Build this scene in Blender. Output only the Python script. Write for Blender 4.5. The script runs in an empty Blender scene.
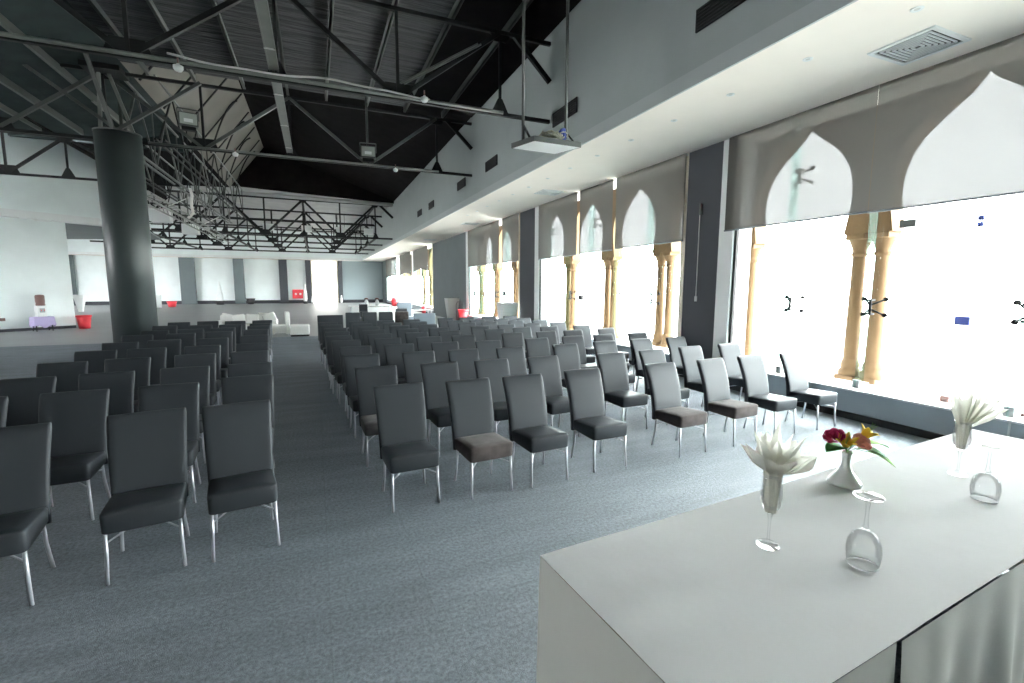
import bpy, bmesh, math, random
from mathutils import Vector, Matrix
random.seed(7)
PI = math.pi
C = bpy.context.scene.collection
S = bpy.context.scene

# ------------------------------------------------------------------ camera, sky, exposure
cam = bpy.data.cameras.new('camera'); cam.sensor_width = 36.0; cam.lens = 465.5 / 1024 * 36
cam.clip_start = 0.05; cam.clip_end = 500
co = bpy.data.objects.new('camera', cam); C.objects.link(co); S.camera = co
YAW, PITCH, ROLL = math.radians(22.8), math.radians(6.8), math.radians(-0.2)
fwd = Vector((math.sin(YAW)*math.cos(PITCH), math.cos(YAW)*math.cos(PITCH), -math.sin(PITCH)))
right = Vector((math.cos(YAW), -math.sin(YAW), 0)); down = fwd.cross(right)
r2 = right*math.cos(ROLL) + down*math.sin(ROLL); d2 = down*math.cos(ROLL) - right*math.sin(ROLL)
mw = Matrix((r2, -d2, -fwd)).transposed().to_4x4(); mw.translation = (0, 0, 2.0)
co.matrix_world = mw

w = bpy.data.worlds.new('sky'); S.world = w; w.use_nodes = True
bg = w.node_tree.nodes['Background']; bg.inputs['Color'].default_value = (0.95, 0.98, 1.0, 1)
bg.inputs['Strength'].default_value = 26.0
S.view_settings.view_transform = 'Standard'; S.view_settings.look = 'None'
S.view_settings.gamma = 1.0; S.view_settings.use_curve_mapping = False
S.view_settings.exposure = 0.64
cy = S.cycles
cy.max_bounces = 10; cy.diffuse_bounces = 6; cy.glossy_bounces = 4; cy.transparent_max_bounces = 24
cy.caustics_reflective = False; cy.caustics_refractive = False
cy.use_denoising = True; cy.sample_clamp_indirect = 8.0

# ------------------------------------------------------------------ materials
def mat(name, col, rough=0.6, metal=0.0, spec=0.5, var=0.0, vscale=5.0, bump=0.0, bscale=50.0, bdist=0.02, sheen=0.0, stretch=None, alpha=1):
    m = bpy.data.materials.new(name); m.use_nodes = True
    nt = m.node_tree; p = nt.nodes['Principled BSDF']
    p.inputs['Base Color'].default_value = (*col, 1); p.inputs['Roughness'].default_value = rough
    p.inputs['Metallic'].default_value = metal; p.inputs['Specular IOR Level'].default_value = spec
    if sheen: p.inputs['Sheen Weight'].default_value = sheen
    tc = nt.nodes.new('ShaderNodeTexCoord'); src = tc.outputs['Object']
    if stretch:
        mp = nt.nodes.new('ShaderNodeMapping'); mp.inputs['Scale'].default_value = stretch
        nt.links.new(src, mp.inputs['Vector']); src = mp.outputs['Vector']
    if var:
        n = nt.nodes.new('ShaderNodeTexNoise'); n.inputs['Scale'].default_value = vscale; n.inputs['Detail'].default_value = 5
        nt.links.new(src, n.inputs['Vector'])
        r = nt.nodes.new('ShaderNodeValToRGB')
        r.color_ramp.elements[0].position = 0.3; r.color_ramp.elements[1].position = 0.7
        r.color_ramp.elements[0].color = (*[c*(1-var) for c in col], 1)
        r.color_ramp.elements[1].color = (*[min(1, c*(1+var)) for c in col], 1)
        nt.links.new(n.outputs['Fac'], r.inputs['Fac']); nt.links.new(r.outputs['Color'], p.inputs['Base Color'])
    if bump:
        n = nt.nodes.new('ShaderNodeTexNoise'); n.inputs['Scale'].default_value = bscale; n.inputs['Detail'].default_value = 4
        nt.links.new(src, n.inputs['Vector'])
        b = nt.nodes.new('ShaderNodeBump'); b.inputs['Strength'].default_value = bump; b.inputs['Distance'].default_value = bdist
        nt.links.new(n.outputs['Fac'], b.inputs['Height']); nt.links.new(b.outputs['Normal'], p.inputs['Normal'])
    return m

def glass_mat(name, tint, blend=0.15, cap=0.3):
    m = bpy.data.materials.new(name); m.use_nodes = True; nt = m.node_tree; nt.nodes.clear()
    o = nt.nodes.new('ShaderNodeOutputMaterial'); mx = nt.nodes.new('ShaderNodeMixShader')
    t = nt.nodes.new('ShaderNodeBsdfTransparent'); t.inputs['Color'].default_value = (*tint, 1)
    g = nt.nodes.new('ShaderNodeBsdfGlossy'); g.inputs['Roughness'].default_value = 0.03
    lw = nt.nodes.new('ShaderNodeLayerWeight'); lw.inputs['Blend'].default_value = blend
    mm = nt.nodes.new('ShaderNodeMath'); mm.operation = 'MULTIPLY'; mm.inputs[1].default_value = cap
    nt.links.new(lw.outputs['Fresnel'], mm.inputs[0]); nt.links.new(mm.outputs[0], mx.inputs['Fac'])
    nt.links.new(t.outputs[0], mx.inputs[1]); nt.links.new(g.outputs[0], mx.inputs[2]); nt.links.new(mx.outputs[0], o.inputs[0])
    return m

def carpet_mat():
    m = mat('carpet', (0.085, 0.096, 0.108), rough=0.62, spec=0.7, bump=0.6, bscale=260)
    nt = m.node_tree; p = nt.nodes['Principled BSDF']
    tc = nt.nodes.new('ShaderNodeTexCoord')
    n = nt.nodes.new('ShaderNodeTexNoise'); n.inputs['Scale'].default_value = 38; n.inputs['Detail'].default_value = 9; n.inputs['Roughness'].default_value = .85
    n2 = nt.nodes.new('ShaderNodeTexNoise'); n2.inputs['Scale'].default_value = 1.3; n2.inputs['Detail'].default_value = 4
    mp = nt.nodes.new('ShaderNodeMapping'); mp.inputs['Scale'].default_value = (0.6, 3.2, 1)
    nt.links.new(tc.outputs['Object'], mp.inputs['Vector']); nt.links.new(mp.outputs['Vector'], n2.inputs['Vector'])
    nt.links.new(tc.outputs['Object'], n.inputs['Vector'])
    r = nt.nodes.new('ShaderNodeValToRGB')
    r.color_ramp.elements[0].position = .38; r.color_ramp.elements[1].position = .64
    r.color_ramp.elements[0].color = (.075, .093, .11, 1); r.color_ramp.elements[1].color = (.27, .315, .36, 1)
    nt.links.new(n.outputs['Fac'], r.inputs['Fac'])
    r2_ = nt.nodes.new('ShaderNodeValToRGB')
    r2_.color_ramp.elements[0].position = .3; r2_.color_ramp.elements[1].position = .7
    r2_.color_ramp.elements[0].color = (.78, .78, .78, 1); r2_.color_ramp.elements[1].color = (1.1, 1.1, 1.1, 1)
    nt.links.new(n2.outputs['Fac'], r2_.inputs['Fac'])
    br = nt.nodes.new('ShaderNodeTexBrick'); br.offset = 0.0
    for k, v in (('Scale', 1.0), ('Mortar Size', 0.004), ('Brick Width', 0.6), ('Row Height', 0.6), ('Mortar Smooth', .6)): br.inputs[k].default_value = v
    br.inputs['Color1'].default_value = (1, 1, 1, 1); br.inputs['Color2'].default_value = (.93, .93, .93, 1); br.inputs['Mortar'].default_value = (.8, .8, .8, 1)
    nt.links.new(tc.outputs['Object'], br.inputs['Vector'])
    prev = r.outputs['Color']
    for s in (r2_.outputs['Color'], br.outputs['Color']):
        mm = nt.nodes.new('ShaderNodeMix'); mm.data_type = 'RGBA'; mm.blend_type = 'MULTIPLY'; mm.inputs[0].default_value = 1
        nt.links.new(prev, mm.inputs[6]); nt.links.new(s, mm.inputs[7]); prev = mm.outputs[2]
    nt.links.new(prev, p.inputs['Base Color'])
    return m

def blind_mat():
    m = bpy.data.materials.new('blind_mesh'); m.use_nodes = True; nt = m.node_tree; nt.nodes.clear()
    o = nt.nodes.new('ShaderNodeOutputMaterial'); mx = nt.nodes.new('ShaderNodeMixShader'); m2 = nt.nodes.new('ShaderNodeMixShader')
    t = nt.nodes.new('ShaderNodeBsdfTransparent'); d = nt.nodes.new('ShaderNodeBsdfDiffuse'); tr = nt.nodes.new('ShaderNodeBsdfTranslucent')
    d.inputs['Color'].default_value = (.17, .162, .15, 1); tr.inputs['Color'].default_value = (.016, .0155, .0145, 1)
    tc = nt.nodes.new('ShaderNodeTexCoord'); mp = nt.nodes.new('ShaderNodeMapping'); mp.inputs['Scale'].default_value = (1, 9, .35)
    n = nt.nodes.new('ShaderNodeTexNoise'); n.inputs['Scale'].default_value = 2; n.inputs['Detail'].default_value = 5
    nt.links.new(tc.outputs['Object'], mp.inputs['Vector']); nt.links.new(mp.outputs['Vector'], n.inputs['Vector'])
    mr = nt.nodes.new('ShaderNodeMapRange'); mr.inputs['To Min'].default_value = .014; mr.inputs['To Max'].default_value = .021
    nt.links.new(n.outputs['Fac'], mr.inputs['Value']); nt.links.new(mr.outputs[0], mx.inputs['Fac'])
    m2.inputs['Fac'].default_value = .5
    nt.links.new(d.outputs[0], m2.inputs[1]); nt.links.new(tr.outputs[0], m2.inputs[2])
    nt.links.new(m2.outputs[0], mx.inputs[1]); nt.links.new(t.outputs[0], mx.inputs[2]); nt.links.new(mx.outputs[0], o.inputs[0])
    return m

def linen_mat():
    m = bpy.data.materials.new('linen_napkin'); m.use_nodes = True; nt = m.node_tree; nt.nodes.clear()
    o = nt.nodes.new('ShaderNodeOutputMaterial'); mx = nt.nodes.new('ShaderNodeMixShader'); mx.inputs[0].default_value = .42
    d = nt.nodes.new('ShaderNodeBsdfDiffuse'); tr = nt.nodes.new('ShaderNodeBsdfTranslucent')
    d.inputs['Color'].default_value = (.86, .85, .79, 1); tr.inputs['Color'].default_value = (.86, .85, .77, 1)
    nt.links.new(d.outputs[0], mx.inputs[1]); nt.links.new(tr.outputs[0], mx.inputs[2]); nt.links.new(mx.outputs[0], o.inputs[0])
    return m

M = dict(
    carpet=carpet_mat(),
    tile=mat('pale_floor', (.23, .235, .24), rough=.4, var=.06, vscale=.6),
    ceil=mat('white_ceiling', (.93, .865, .79), rough=.8, var=.015, vscale=2),
    cler=mat('grey_green_wall', (.43, .475, .465), rough=.85, var=.03, vscale=1.2),
    band=mat('grey_band', (.52, .56, .55), rough=.8),
    dark=mat('charcoal_wall', (.045, .048, .056), rough=.75, var=.05, vscale=2),
    slate=mat('slate_wall', (.12, .145, .15), rough=.8, var=.06, vscale=1),
    parapet=mat('parapet_grey', (.46, .51, .55), rough=.7, var=.04, vscale=3),
    black=mat('matt_black', (.02, .02, .022), rough=.7),
    white=mat('white_paint', (.80, .82, .81), rough=.6, var=.03, vscale=1.5),
    pwall=mat('pale_green_wall', (.84, .90, .89), rough=.8, var=.05, vscale=.8),
    quilt=mat('roof_quilt', (.034, .034, .036), rough=.6, spec=.35, var=.2, vscale=1.0, bump=1.0, bscale=2.2, bdist=.12, stretch=(.35, 2.6, 1)),
    rblack=mat('black_roof', (.014, .012, .012), rough=.9, spec=.05, var=.2, vscale=2),
    rdark=mat('dark_teal_roof', (.035, .045, .045), rough=.85, spec=.1, var=.2, vscale=2),
    rlight=mat('window_lit_roof', (.4, .4, .39), rough=.7, var=.12, vscale=1.5),  # pale underside; light from the far windows is put into the colour
    beige=mat('beige_lining', (.19, .178, .155), rough=.8, var=.08, vscale=1.0),
    steel=mat('black_steel', (.015, .016, .016), rough=.6, spec=.25, var=.1, vscale=4),
    gsteel=mat('grey_steel', (.07, .076, .07), rough=.45, var=.1, vscale=4),
    lsteel=mat('light_steel', (.15, .158, .145), rough=.4, var=.1, vscale=4),
    chrome=mat('satin_chrome', (.62, .64, .68), rough=.38, metal=.55),
    leather=mat('black_leather', (.040, .045, .050), rough=.45, spec=.15, bump=.05, bscale=220),
    leatherg=mat('worn_leather', (.075, .08, .085), rough=.42, spec=.6, bump=.05, bscale=220),
    suede=mat('brown_suede', (.066, .055, .052), rough=.9, spec=.2, var=.3, vscale=9, sheen=.1, bump=.1, bscale=120),
    suedel=mat('faded_suede', (.14, .13, .125), rough=.9, spec=.2, var=.3, vscale=9, sheen=.1),
    cloth=mat('ivory_cloth', (.84, .845, .84), rough=.9, spec=.04, var=.015, vscale=3, bump=.05, bscale=16),
    skirt=mat('satin_skirt', (.62, .62, .56), rough=.38, spec=.4, var=.04, vscale=2),
    napkin=linen_mat(),
    porcelain=mat('porcelain', (.76, .77, .75), rough=.18),
    red=mat('red_plastic', (.75, .045, .06), rough=.4),
    carn=mat('carnation_red', (.55, .012, .09), rough=.7), yel=mat('lily_yellow', (.95, .70, .06), rough=.6, spec=.2),
    pink=mat('rose_peach', (.92, .45, .33), rough=.6), leaf=mat('leaf_green', (.035, .16, .03), rough=.7, spec=.15),
    leafl=mat('leaf_light', (.20, .45, .08), rough=.7, spec=.15), wood=mat('table_wood', (.2, .13, .08), rough=.6, var=.2),
    stone=mat('tan_limestone', (.125, .072, .03), rough=.85, var=.08, vscale=4, bump=.1, bscale=12),
    paving=mat('white_paving', (.80, .79, .76), rough=.8, var=.05, vscale=2),
    wleather=mat('white_leather', (.80, .80, .76), rough=.4), purple=mat('lilac_cloth', (.50, .43, .66), rough=.8),
    brown=mat('brown_bottle', (.16, .08, .07), rough=.4), grey=mat('grey_plastic', (.35, .37, .38), rough=.5),
    bgrey=mat('blue_grey_leather', (.13, .16, .19), rough=.4), planter=mat('grey_planter', (.48, .49, .47), rough=.6),
    wcable=mat('white_cable', (.75, .73, .70), rough=.5), straw=mat('tangled_cord', (.45, .44, .33), rough=.7, var=.4, vscale=30),
    blue=mat('blue_tape', (.05, .08, .35), rough=.5), alu=mat('aluminium', (.60, .61, .58), rough=.5, metal=.2),
    reflector=mat('lamp_reflector', (.62, .66, .60), rough=.25, metal=.3), warm=mat('cream_post', (.75, .69, .55), rough=.6),
    pane=glass_mat('window_glass', (.97, .99, .98), .06, .12), fin=glass_mat('green_glass', (.80, .93, .90), .1, .15),
    crystal=glass_mat('crystal', (.99, .992, .995), .3, .4), blind=blind_mat(),
)

# ------------------------------------------------------------------ mesh helpers
class MB:
    def __init__(s): s.bm = bmesh.new()
    def box(s, a, b, bevel=0.0, seg=2, rot=None, smooth=False):
        a = Vector(a); b = Vector(b); c = (a+b)/2; d = b-a
        r = bmesh.ops.create_cube(s.bm, size=1.0); vs = r['verts']
        bmesh.ops.scale(s.bm, vec=(abs(d.x), abs(d.y), abs(d.z)), verts=vs)
        if bevel:
            es = list({e for v in vs for e in v.link_edges})
            rr = bmesh.ops.bevel(s.bm, geom=es, offset=bevel, segments=seg, affect='EDGES', profile=.6)
            vs = list({v for f in rr['faces'] for v in f.verts} | {v for v in vs if v.is_valid})
            if smooth or seg > 1:
                for f in rr['faces']: f.smooth = True
        if rot is not None: bmesh.ops.rotate(s.bm, cent=(0, 0, 0), matrix=rot, verts=vs)
        bmesh.ops.translate(s.bm, vec=c, verts=vs)
        return s
    def bar(s, p, q, wd, ht=None):
        p = Vector(p); q = Vector(q); ht = ht or wd; d = q-p; L = d.length
        r = bmesh.ops.create_cube(s.bm, size=1.0); vs = r['verts']
        bmesh.ops.scale(s.bm, vec=(wd, ht, L), verts=vs)
        z = d.normalized(); up = Vector((0, 0, 1)) if abs(z.z) < .98 else Vector((0, 1, 0))
        x = z.cross(up).normalized(); y = z.cross(x)
        m = Matrix((x, y, z)).transposed()
        bmesh.ops.rotate(s.bm, cent=(0, 0, 0), matrix=m, verts=vs)
        bmesh.ops.translate(s.bm, vec=(p+q)/2, verts=vs)
        return s
    def cyl(s, p, q, r1, r2=None, n=12, cap=True):
        p = Vector(p); q = Vector(q); r2 = r1 if r2 is None else r2; d = q-p
        z = d.normalized(); up = Vector((0, 0, 1)) if abs(z.z) < .98 else Vector((0, 1, 0))
        x = z.cross(up).normalized(); y = z.cross(x); R0 = []; R1 = []
        for i in range(n):
            a = 2*PI*i/n; o = x*math.cos(a)+y*math.sin(a)
            R0.append(s.bm.verts.new(p+o*r1)); R1.append(s.bm.verts.new(q+o*r2))
        for i in range(n):
            f = s.bm.faces.new((R0[i], R0[(i+1) % n], R1[(i+1) % n], R1[i])); f.smooth = True
        if cap:
            s.bm.faces.new(R0[::-1]); s.bm.faces.new(R1)
        return s
    def tube(s, pts, r, n=8):
        P = [Vector(p) for p in pts]; rings = []; x = None
        for i, p in enumerate(P):
            t = (P[min(i+1, len(P)-1)]-P[max(i-1, 0)]).normalized()
            if x is None:
                up = Vector((0, 0, 1)) if abs(t.z) < .9 else Vector((1, 0, 0)); x = t.cross(up).normalized()
            x = (x-t*x.dot(t)).normalized(); y = t.cross(x); rr = r[i] if isinstance(r, (list, tuple)) else r
            rings.append([s.bm.verts.new(p+(x*math.cos(2*PI*k/n)+y*math.sin(2*PI*k/n))*rr) for k in range(n)])
        for a, b in zip(rings, rings[1:]):
            for k in range(n):
                f = s.bm.faces.new((a[k], a[(k+1) % n], b[(k+1) % n], b[k])); f.smooth = True
        s.bm.faces.new(rings[0][::-1]); s.bm.faces.new(rings[-1])
        return s
    def lathe(s, prof, o=(0, 0, 0), n=32, sx=1, sy=1):
        o = Vector(o); rings = []
        for r, z in prof:
            if r < 1e-5: rings.append([s.bm.verts.new(o+Vector((0, 0, z)))])
            else: rings.append([s.bm.verts.new(o+Vector((r*sx*math.cos(2*PI*k/n), r*sy*math.sin(2*PI*k/n), z))) for k in range(n)])
        for a, b in zip(rings, rings[1:]):
            for k in range(n):
                k2 = (k+1) % n
                if len(a) == 1 and len(b) == 1: continue
                vs = (a[0], b[k2], b[k]) if len(a) == 1 else (a[k], a[k2], b[0]) if len(b) == 1 else (a[k], a[k2], b[k2], b[k])
                f = s.bm.faces.new(vs); f.smooth = True
        return s
    def prism(s, pts, off, smooth=False):
        off = Vector(off); A = [s.bm.verts.new(Vector(p)) for p in pts]; B = [s.bm.verts.new(Vector(p)+off) for p in pts]; n = len(A)
        s.bm.faces.new(A[::-1]); s.bm.faces.new(B)
        for i in range(n): s.bm.faces.new((A[i], A[(i+1) % n], B[(i+1) % n], B[i]))
        return s
    def grid(s, rows, smooth=True):
        V = [[s.bm.verts.new(Vector(p)) for p in r] for r in rows]
        for a, b in zip(V, V[1:]):
            for k in range(len(a)-1):
                f = s.bm.faces.new((a[k], a[k+1], b[k+1], b[k])); f.smooth = smooth
        return s
    def build(s, name, m, parent=None, loc=None, solid=0, sub=0, fix=True):
        if fix: bmesh.ops.recalc_face_normals(s.bm, faces=s.bm.faces)
        me = bpy.data.meshes.new(name); s.bm.to_mesh(me); s.bm.free()
        me.materials.append(M[m] if isinstance(m, str) else m)
        o = bpy.data.objects.new(name, me); C.objects.link(o)
        if loc: o.location = loc
        if parent: o.parent = parent
        if solid:
            d = o.modifiers.new('thickness', 'SOLIDIFY'); d.thickness = solid; d.offset = 0
        if sub:
            d = o.modifiers.new('smooth', 'SUBSURF'); d.levels = sub; d.render_levels = sub
        return o

def tag(o, label=None, cat=None, group=None, kind=None):
    if label: o['label'] = label
    if cat: o['category'] = cat
    if group: o['group'] = group
    if kind: o['kind'] = kind
    return o
def thing(name, loc, label, cat, group=None, rz=0, kind=None):
    o = bpy.data.objects.new(name, None); o.empty_display_size = .1; C.objects.link(o)
    o.location = loc; o.rotation_euler = (0, 0, rz)
    return tag(o, label, cat, group, kind)
def struct(name, mb, m, label=None, **k):
    return tag(mb.build(name, m, **k), label, None, None, 'structure')
def copy_tree(o, parent=None):
    c = o.copy(); C.objects.link(c); c.parent = parent
    for ch in list(o.children): copy_tree(ch, c)
    return c

# ------------------------------------------------------------------ floors
struct('floor', MB().box((-30, -10, -.2), (8.1, 20.0, 0)), 'carpet', 'blue grey carpet tiles under the chair rows')
struct('floor', MB().box((-30, 20.0, -.2), (8.1, 60, 0)), 'tile', 'pale hard floor beyond the carpet')
struct('floor', MB().box((8.1, -40, -.3), (90, 110, -.05)), 'paving', 'bright white paving outside the windows')
struct('floor', MB().box((-90, -40, -.5), (8.1, 110, -.3)), 'paving', 'pale ground around the building')
st = MB().box((.35, -3.0, 0), (5.2, 1.2, .38)); st.build_ = 1
tag(st.build('stage_platform', 'carpet'), 'low carpeted platform under the white clothed table', 'stage')

XW = 7.45
# ------------------------------------------------------------------ right side: aisle ceiling, clerestory wall
struct('ceiling', MB().box((5.08, -10, 4.82), (8.2, 58.2, 5.0)), 'ceil', 'white flat ceiling over the window aisle')
struct('trim_1', MB().box((5.05, -10, 4.82), (5.14, 56.5, 5.04)), 'band', 'grey edge band along the aisle ceiling')
struct('wall_right', MB().box((5.10, -10, 5.0), (5.3, 57, 9.0)), 'cler', 'grey green upper wall with black vents')

# window wall solids  (Y ranges)
def wallseg(n, y0, y1, m, label, x=XW, t=.6, z1=4.82):
    struct(n, MB().box((x, y0, 0), (x+t, y1, z1)), m, label)
wallseg('wall_right', 7.12, 8.03, 'dark', 'charcoal pier between the two nearest window bays')
wallseg('wall_right', 15.62, 16.95, 'dark', 'charcoal pier beyond the three blinds')
wallseg('wall_right', 24.1, 31.7, 'slate', 'long slate grey stretch of window wall behind the grey planter')
wallseg('wall_right', -8.2, -.9, 'slate', 'window wall stretch beside the stage')
wallseg('wall_right', 54.6, 58.2, 'slate', 'window wall end at the far corner')
wallseg('wall_right', -10, -9.4, 'slate', 'window wall end behind the stage')
struct('wall_right', MB().box((XW, -9.4, 0), (XW+.62, -8.2, .46)), 'parapet', 'low parapet behind the stage')
bays = [(-.9, 7.12), (8.03, 15.62), (16.95, 24.1), (31.7, 54.6)]
for k, (a, b) in enumerate(bays):
    struct('wall_right', MB().box((XW, a, 0), (XW+.62, b, .43)), 'parapet', 'low grey parapet under window bay %d' % (k+1))
    struct('trim_%d' % (k+2), MB().box((XW-.03, a, .43), (XW+.64, b, .46), .006, 1), 'white', 'white sill on the parapet of window bay %d' % (k+1))
    struct('baseboard_right', MB().box((XW-.025, a, 0), (XW, b, .10)), 'black', 'black baseboard under window bay %d' % (k+1))
struct('trim_6', MB().box((XW-.012, 2.28, .1), (XW-.002, 2.30, .43)).box((XW-.012, 2.62, .1), (XW-.002, 2.64, .43)), 'white', 'white grout lines on the parapet near the table')

# glazed bays
def spider(fy, z, flip):
    b = MB().cyl((7.80, fy, z-.09), (7.80, fy, z+.09), .022, n=8).box((7.75, fy-.045, z-.12), (7.84, fy+.045, z-.09)).box((7.75, fy-.045, z+.09), (7.84, fy+.045, z+.12))
    for sy in (-1, 1):
        for sz in (-1, 1):
            b.cyl((7.80, fy, z+.03*sz), (7.91, fy+.15*sy, z+.12*sz), .015, n=6)
            b.cyl((7.89, fy+.15*sy, z+.12*sz), (7.925, fy+.15*sy, z+.12*sz), .034, n=10)
    return b
finsets = [[-.5, 1.1, 2.72, 4.45, 5.76], [8.25, 9.5, 10.86, 12.2, 13.6, 14.9], [17.3, 18.9, 20.6, 22.3, 23.7], [33.4, 36, 38.6, 41.4, 44.2, 47, 49.6, 52.4, 54.2]]
for k, (a, b) in enumerate(bays):
    t = thing('window_%d' % (k+1), (7.8, (a+b)/2, .46), 'glass facade bay %d from the stage with glass fins' % (k+1), None, kind='structure')
    t.location = (0, 0, 0)
    fs = finsets[k]; edges = [a+.02] + [f for f in fs if f-a > .5 and b-f > .5] + [b-.02]
    for y0, y1 in zip(edges, edges[1:]):
        MB().box((7.93, y0+.006, .46), (7.945, y1-.006, 4.82)).build('glass_pane', 'pane', t)
    for f in fs:
        MB().box((7.60, f-.008, .46), (7.80, f+.008, 4.82)).build('glass_fin', 'fin', t)
        for z in ((1.70, 3.90) if k < 2 else (1.6,)):
            spider(f, z, 1).build('spider_fitting', 'steel', t)
        MB().box((7.62, f-.05, .46), (7.86, f+.05, .53)).box((7.62, f-.05, .53), (7.66, f+.05, .58)).build('floor_clamp', 'grey', t)
    # frame posts at the ends
    MB().box((XW, b-.34, .46), (XW+.5, b-.002, 4.82)).build('window_frame', 'white', t)
    MB().box((XW+.04, b-.40, .46), (XW+.10, b-.345, 4.82)).build('window_frame', 'black', t)
    if k:
        MB().box((XW-.01, a+.002, .46), (XW+.45, a+.12, 4.82)).build('window_frame', 'warm', t)
    if k == 3:
        for ym in (38.9, 45.75):
            MB().box((XW-.01, ym-.22, .46), (XW+.3, ym+.22, 4.82)).build('window_frame', 'white', t)
    if k == 0:
        MB().box((7.90, 3.30, 1.50), (7.99, 3.46, 1.62), .004, 1).cyl((7.91, 3.54, 1.56), (7.95, 3.54, 1.56), .014).cyl((7.91, 3.18, 1.56), (7.95, 3.18, 1.56), .014).build('lock_patch', 'blue', t)
        MB().box((7.90, 3.28, 2.78), (7.98, 3.34, 2.84)).box((7.90, 3.28, 2.86), (7.98, 3.34, 2.92)).cyl((7.91, 3.2, 2.84), (7.95, 3.2, 2.84), .01).build('hinge_patch', 'blue', t)
        MB().box((7.90, 4.02, 2.86), (7.98, 4.22, 2.97), .004, 1).build('hinge_patch', 'gsteel', t)
        MB().box((7.80, 3.38, .46), (7.96, 3.48, .54), .01, 1).box((7.80, 2.6, .46), (7.96, 2.9, .49)).build('hinge_patch', 'brown', t)
    if k == 1:
        MB().box((7.90, 13.05, 1.55), (7.99, 13.25, 1.72), .004, 1).build('lock_patch', 'steel', t)
    if k == 2:
        MB().box((7.90, 19.7, 1.55), (7.99, 19.95, 1.75), .004, 1).build('lock_patch', 'steel', t)

# roller blinds
def blind(y0, y1, zb, label, sag=0.0):
    t = thing('roller_blind', (XW-.045, (y0+y1)/2, zb), label, 'blind', 'roller blinds along the window wall')
    L = (y1-y0)/2
    n = 14; rows = []
    for i in range(n+1):
        y = -L + 2*L*i/n; dx = .006*math.sin(i*1.9) ; z0 = sag*math.sin(PI*i/n)
        rows.append([(dx, y, z0), (dx*.6, y, (4.818-zb)*.5), (0, y, 4.818-zb)])
    MB().grid(rows).build('fabric', 'blind', t)
    MB().tube([(0, -L+2*L*i/8, sag*math.sin(PI*i/8)) for i in range(9)], .014, 8).build('bottom_bar', 'bgrey', t)
    MB().cyl((.028, -L, 4.79-zb), (.028, L, 4.79-zb), .022, n=12).build('roller_tube', 'alu', t)
blind(1.80, 4.372, 3.07, 'grey roller blind nearest the table, wide pale arch showing through')
blind(4.374, 6.95, 3.08, 'grey roller blind just right of the tall charcoal pier')
blind(8.06, 10.58, 2.99, 'grey roller blind just left of the nearest charcoal pier')
blind(10.72, 12.42, 2.97, 'grey roller blind, middle of the three beyond the nearest pier')
blind(12.56, 15.22, 2.95, 'grey roller blind beside the second pier, farthest of three')
blind(17.0, 18.75, 2.98, 'narrow roller blind just beyond the second pier')
blind(19.1, 23.6, 2.98, 'wide roller blind next to the slate wall and red pot')
blind(33.0, 38.4, 3.05, 'far roller blind nearest, beyond the slate wall, with wavy hem', .18)
blind(39.4, 44.9, 2.9, 'far roller blind, middle of the last three', .2)
blind(46.6, 54.3, 2.85, 'farthest roller blind by the end wall', .15)

# outside: arcade, with an unseen roof added to keep its columns darker
struct('ceiling', MB().box((8.1, -10, 5.75), (9.5, 58, 5.95)), 'stone', 'unseen stone roof added over the arcade to shade its columns')
struct('wall_outer', MB().box((8.0, -10, 4.95), (8.25, 58, 5.8)), 'stone', 'outer wall strip above the glass')
PIT = 2.66; Y0 = 3.98
prof = [(.93, 2.95), (.97, 3.2), (1.03, 3.58), (1.01, 3.92), (.93, 4.20), (.79, 4.43), (.58, 4.65), (.37, 4.82), (.20, 4.97), (.09, 5.10), (0, 5.25)]
for k in range(-5, 20):
    yc = Y0 + k*PIT
    b = MB()
    for s in (-1, 1):
        pts = [(9.02, yc+s*a, z) for a, z in prof] + [(9.02, yc, 5.75), (9.02, yc+s*PIT/2, 5.75), (9.02, yc+s*PIT/2, 2.95)]
        b.prism(pts, (.36, 0, 0))
    struct('wall_outer', b, 'stone', 'pointed horseshoe arch of the stone arcade outside')
def colonnette():
    t = thing('stone_column', (9.2, 0, -.05), '', 'column', 'slender columns of the outside arcade')
    MB().box((-.19, -.165, 0), (.19, .165, .42), .01, 1).lathe([(.18, .42), (.185, .47), (.172, .52), (.145, .55), (.155, .60), (.15, .64), (.122, .72)], n=20).build('base', 'stone', t)
    MB().lathe([(.122, .70), (.120, 1.2), (.108, 2.6)], n=20).build('shaft', 'stone', t)
    MB().lathe([(.108, 2.6), (.135, 2.62), (.135, 2.66), (.115, 2.68), (.125, 2.74), (.17, 2.86), (.18, 2.90)], n=20).box((-.19, -.165, 2.9), (.19, .165, 3.0), .01, 1).build('capital', 'stone', t)
    return t
cn0 = colonnette(); first = True; ordn = ['nearest', 'second', 'third', 'fourth', 'fifth', 'sixth', 'seventh', 'eighth', 'ninth', 'tenth', 'eleventh', 'twelfth', 'thirteenth', 'fourteenth', 'fifteenth', 'sixteenth']
for k in range(16):
    for s in (-1, 1):
        t = cn0 if first else copy_tree(cn0); first = False
        t.location = (9.2, 5.31 + (k-1)*PIT + s*.19, -.05)
        t['label'] = 'tan stone arcade column outside the glass, %s of the %s pair from the table' % ('left' if s > 0 else 'right', ordn[k])

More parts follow.
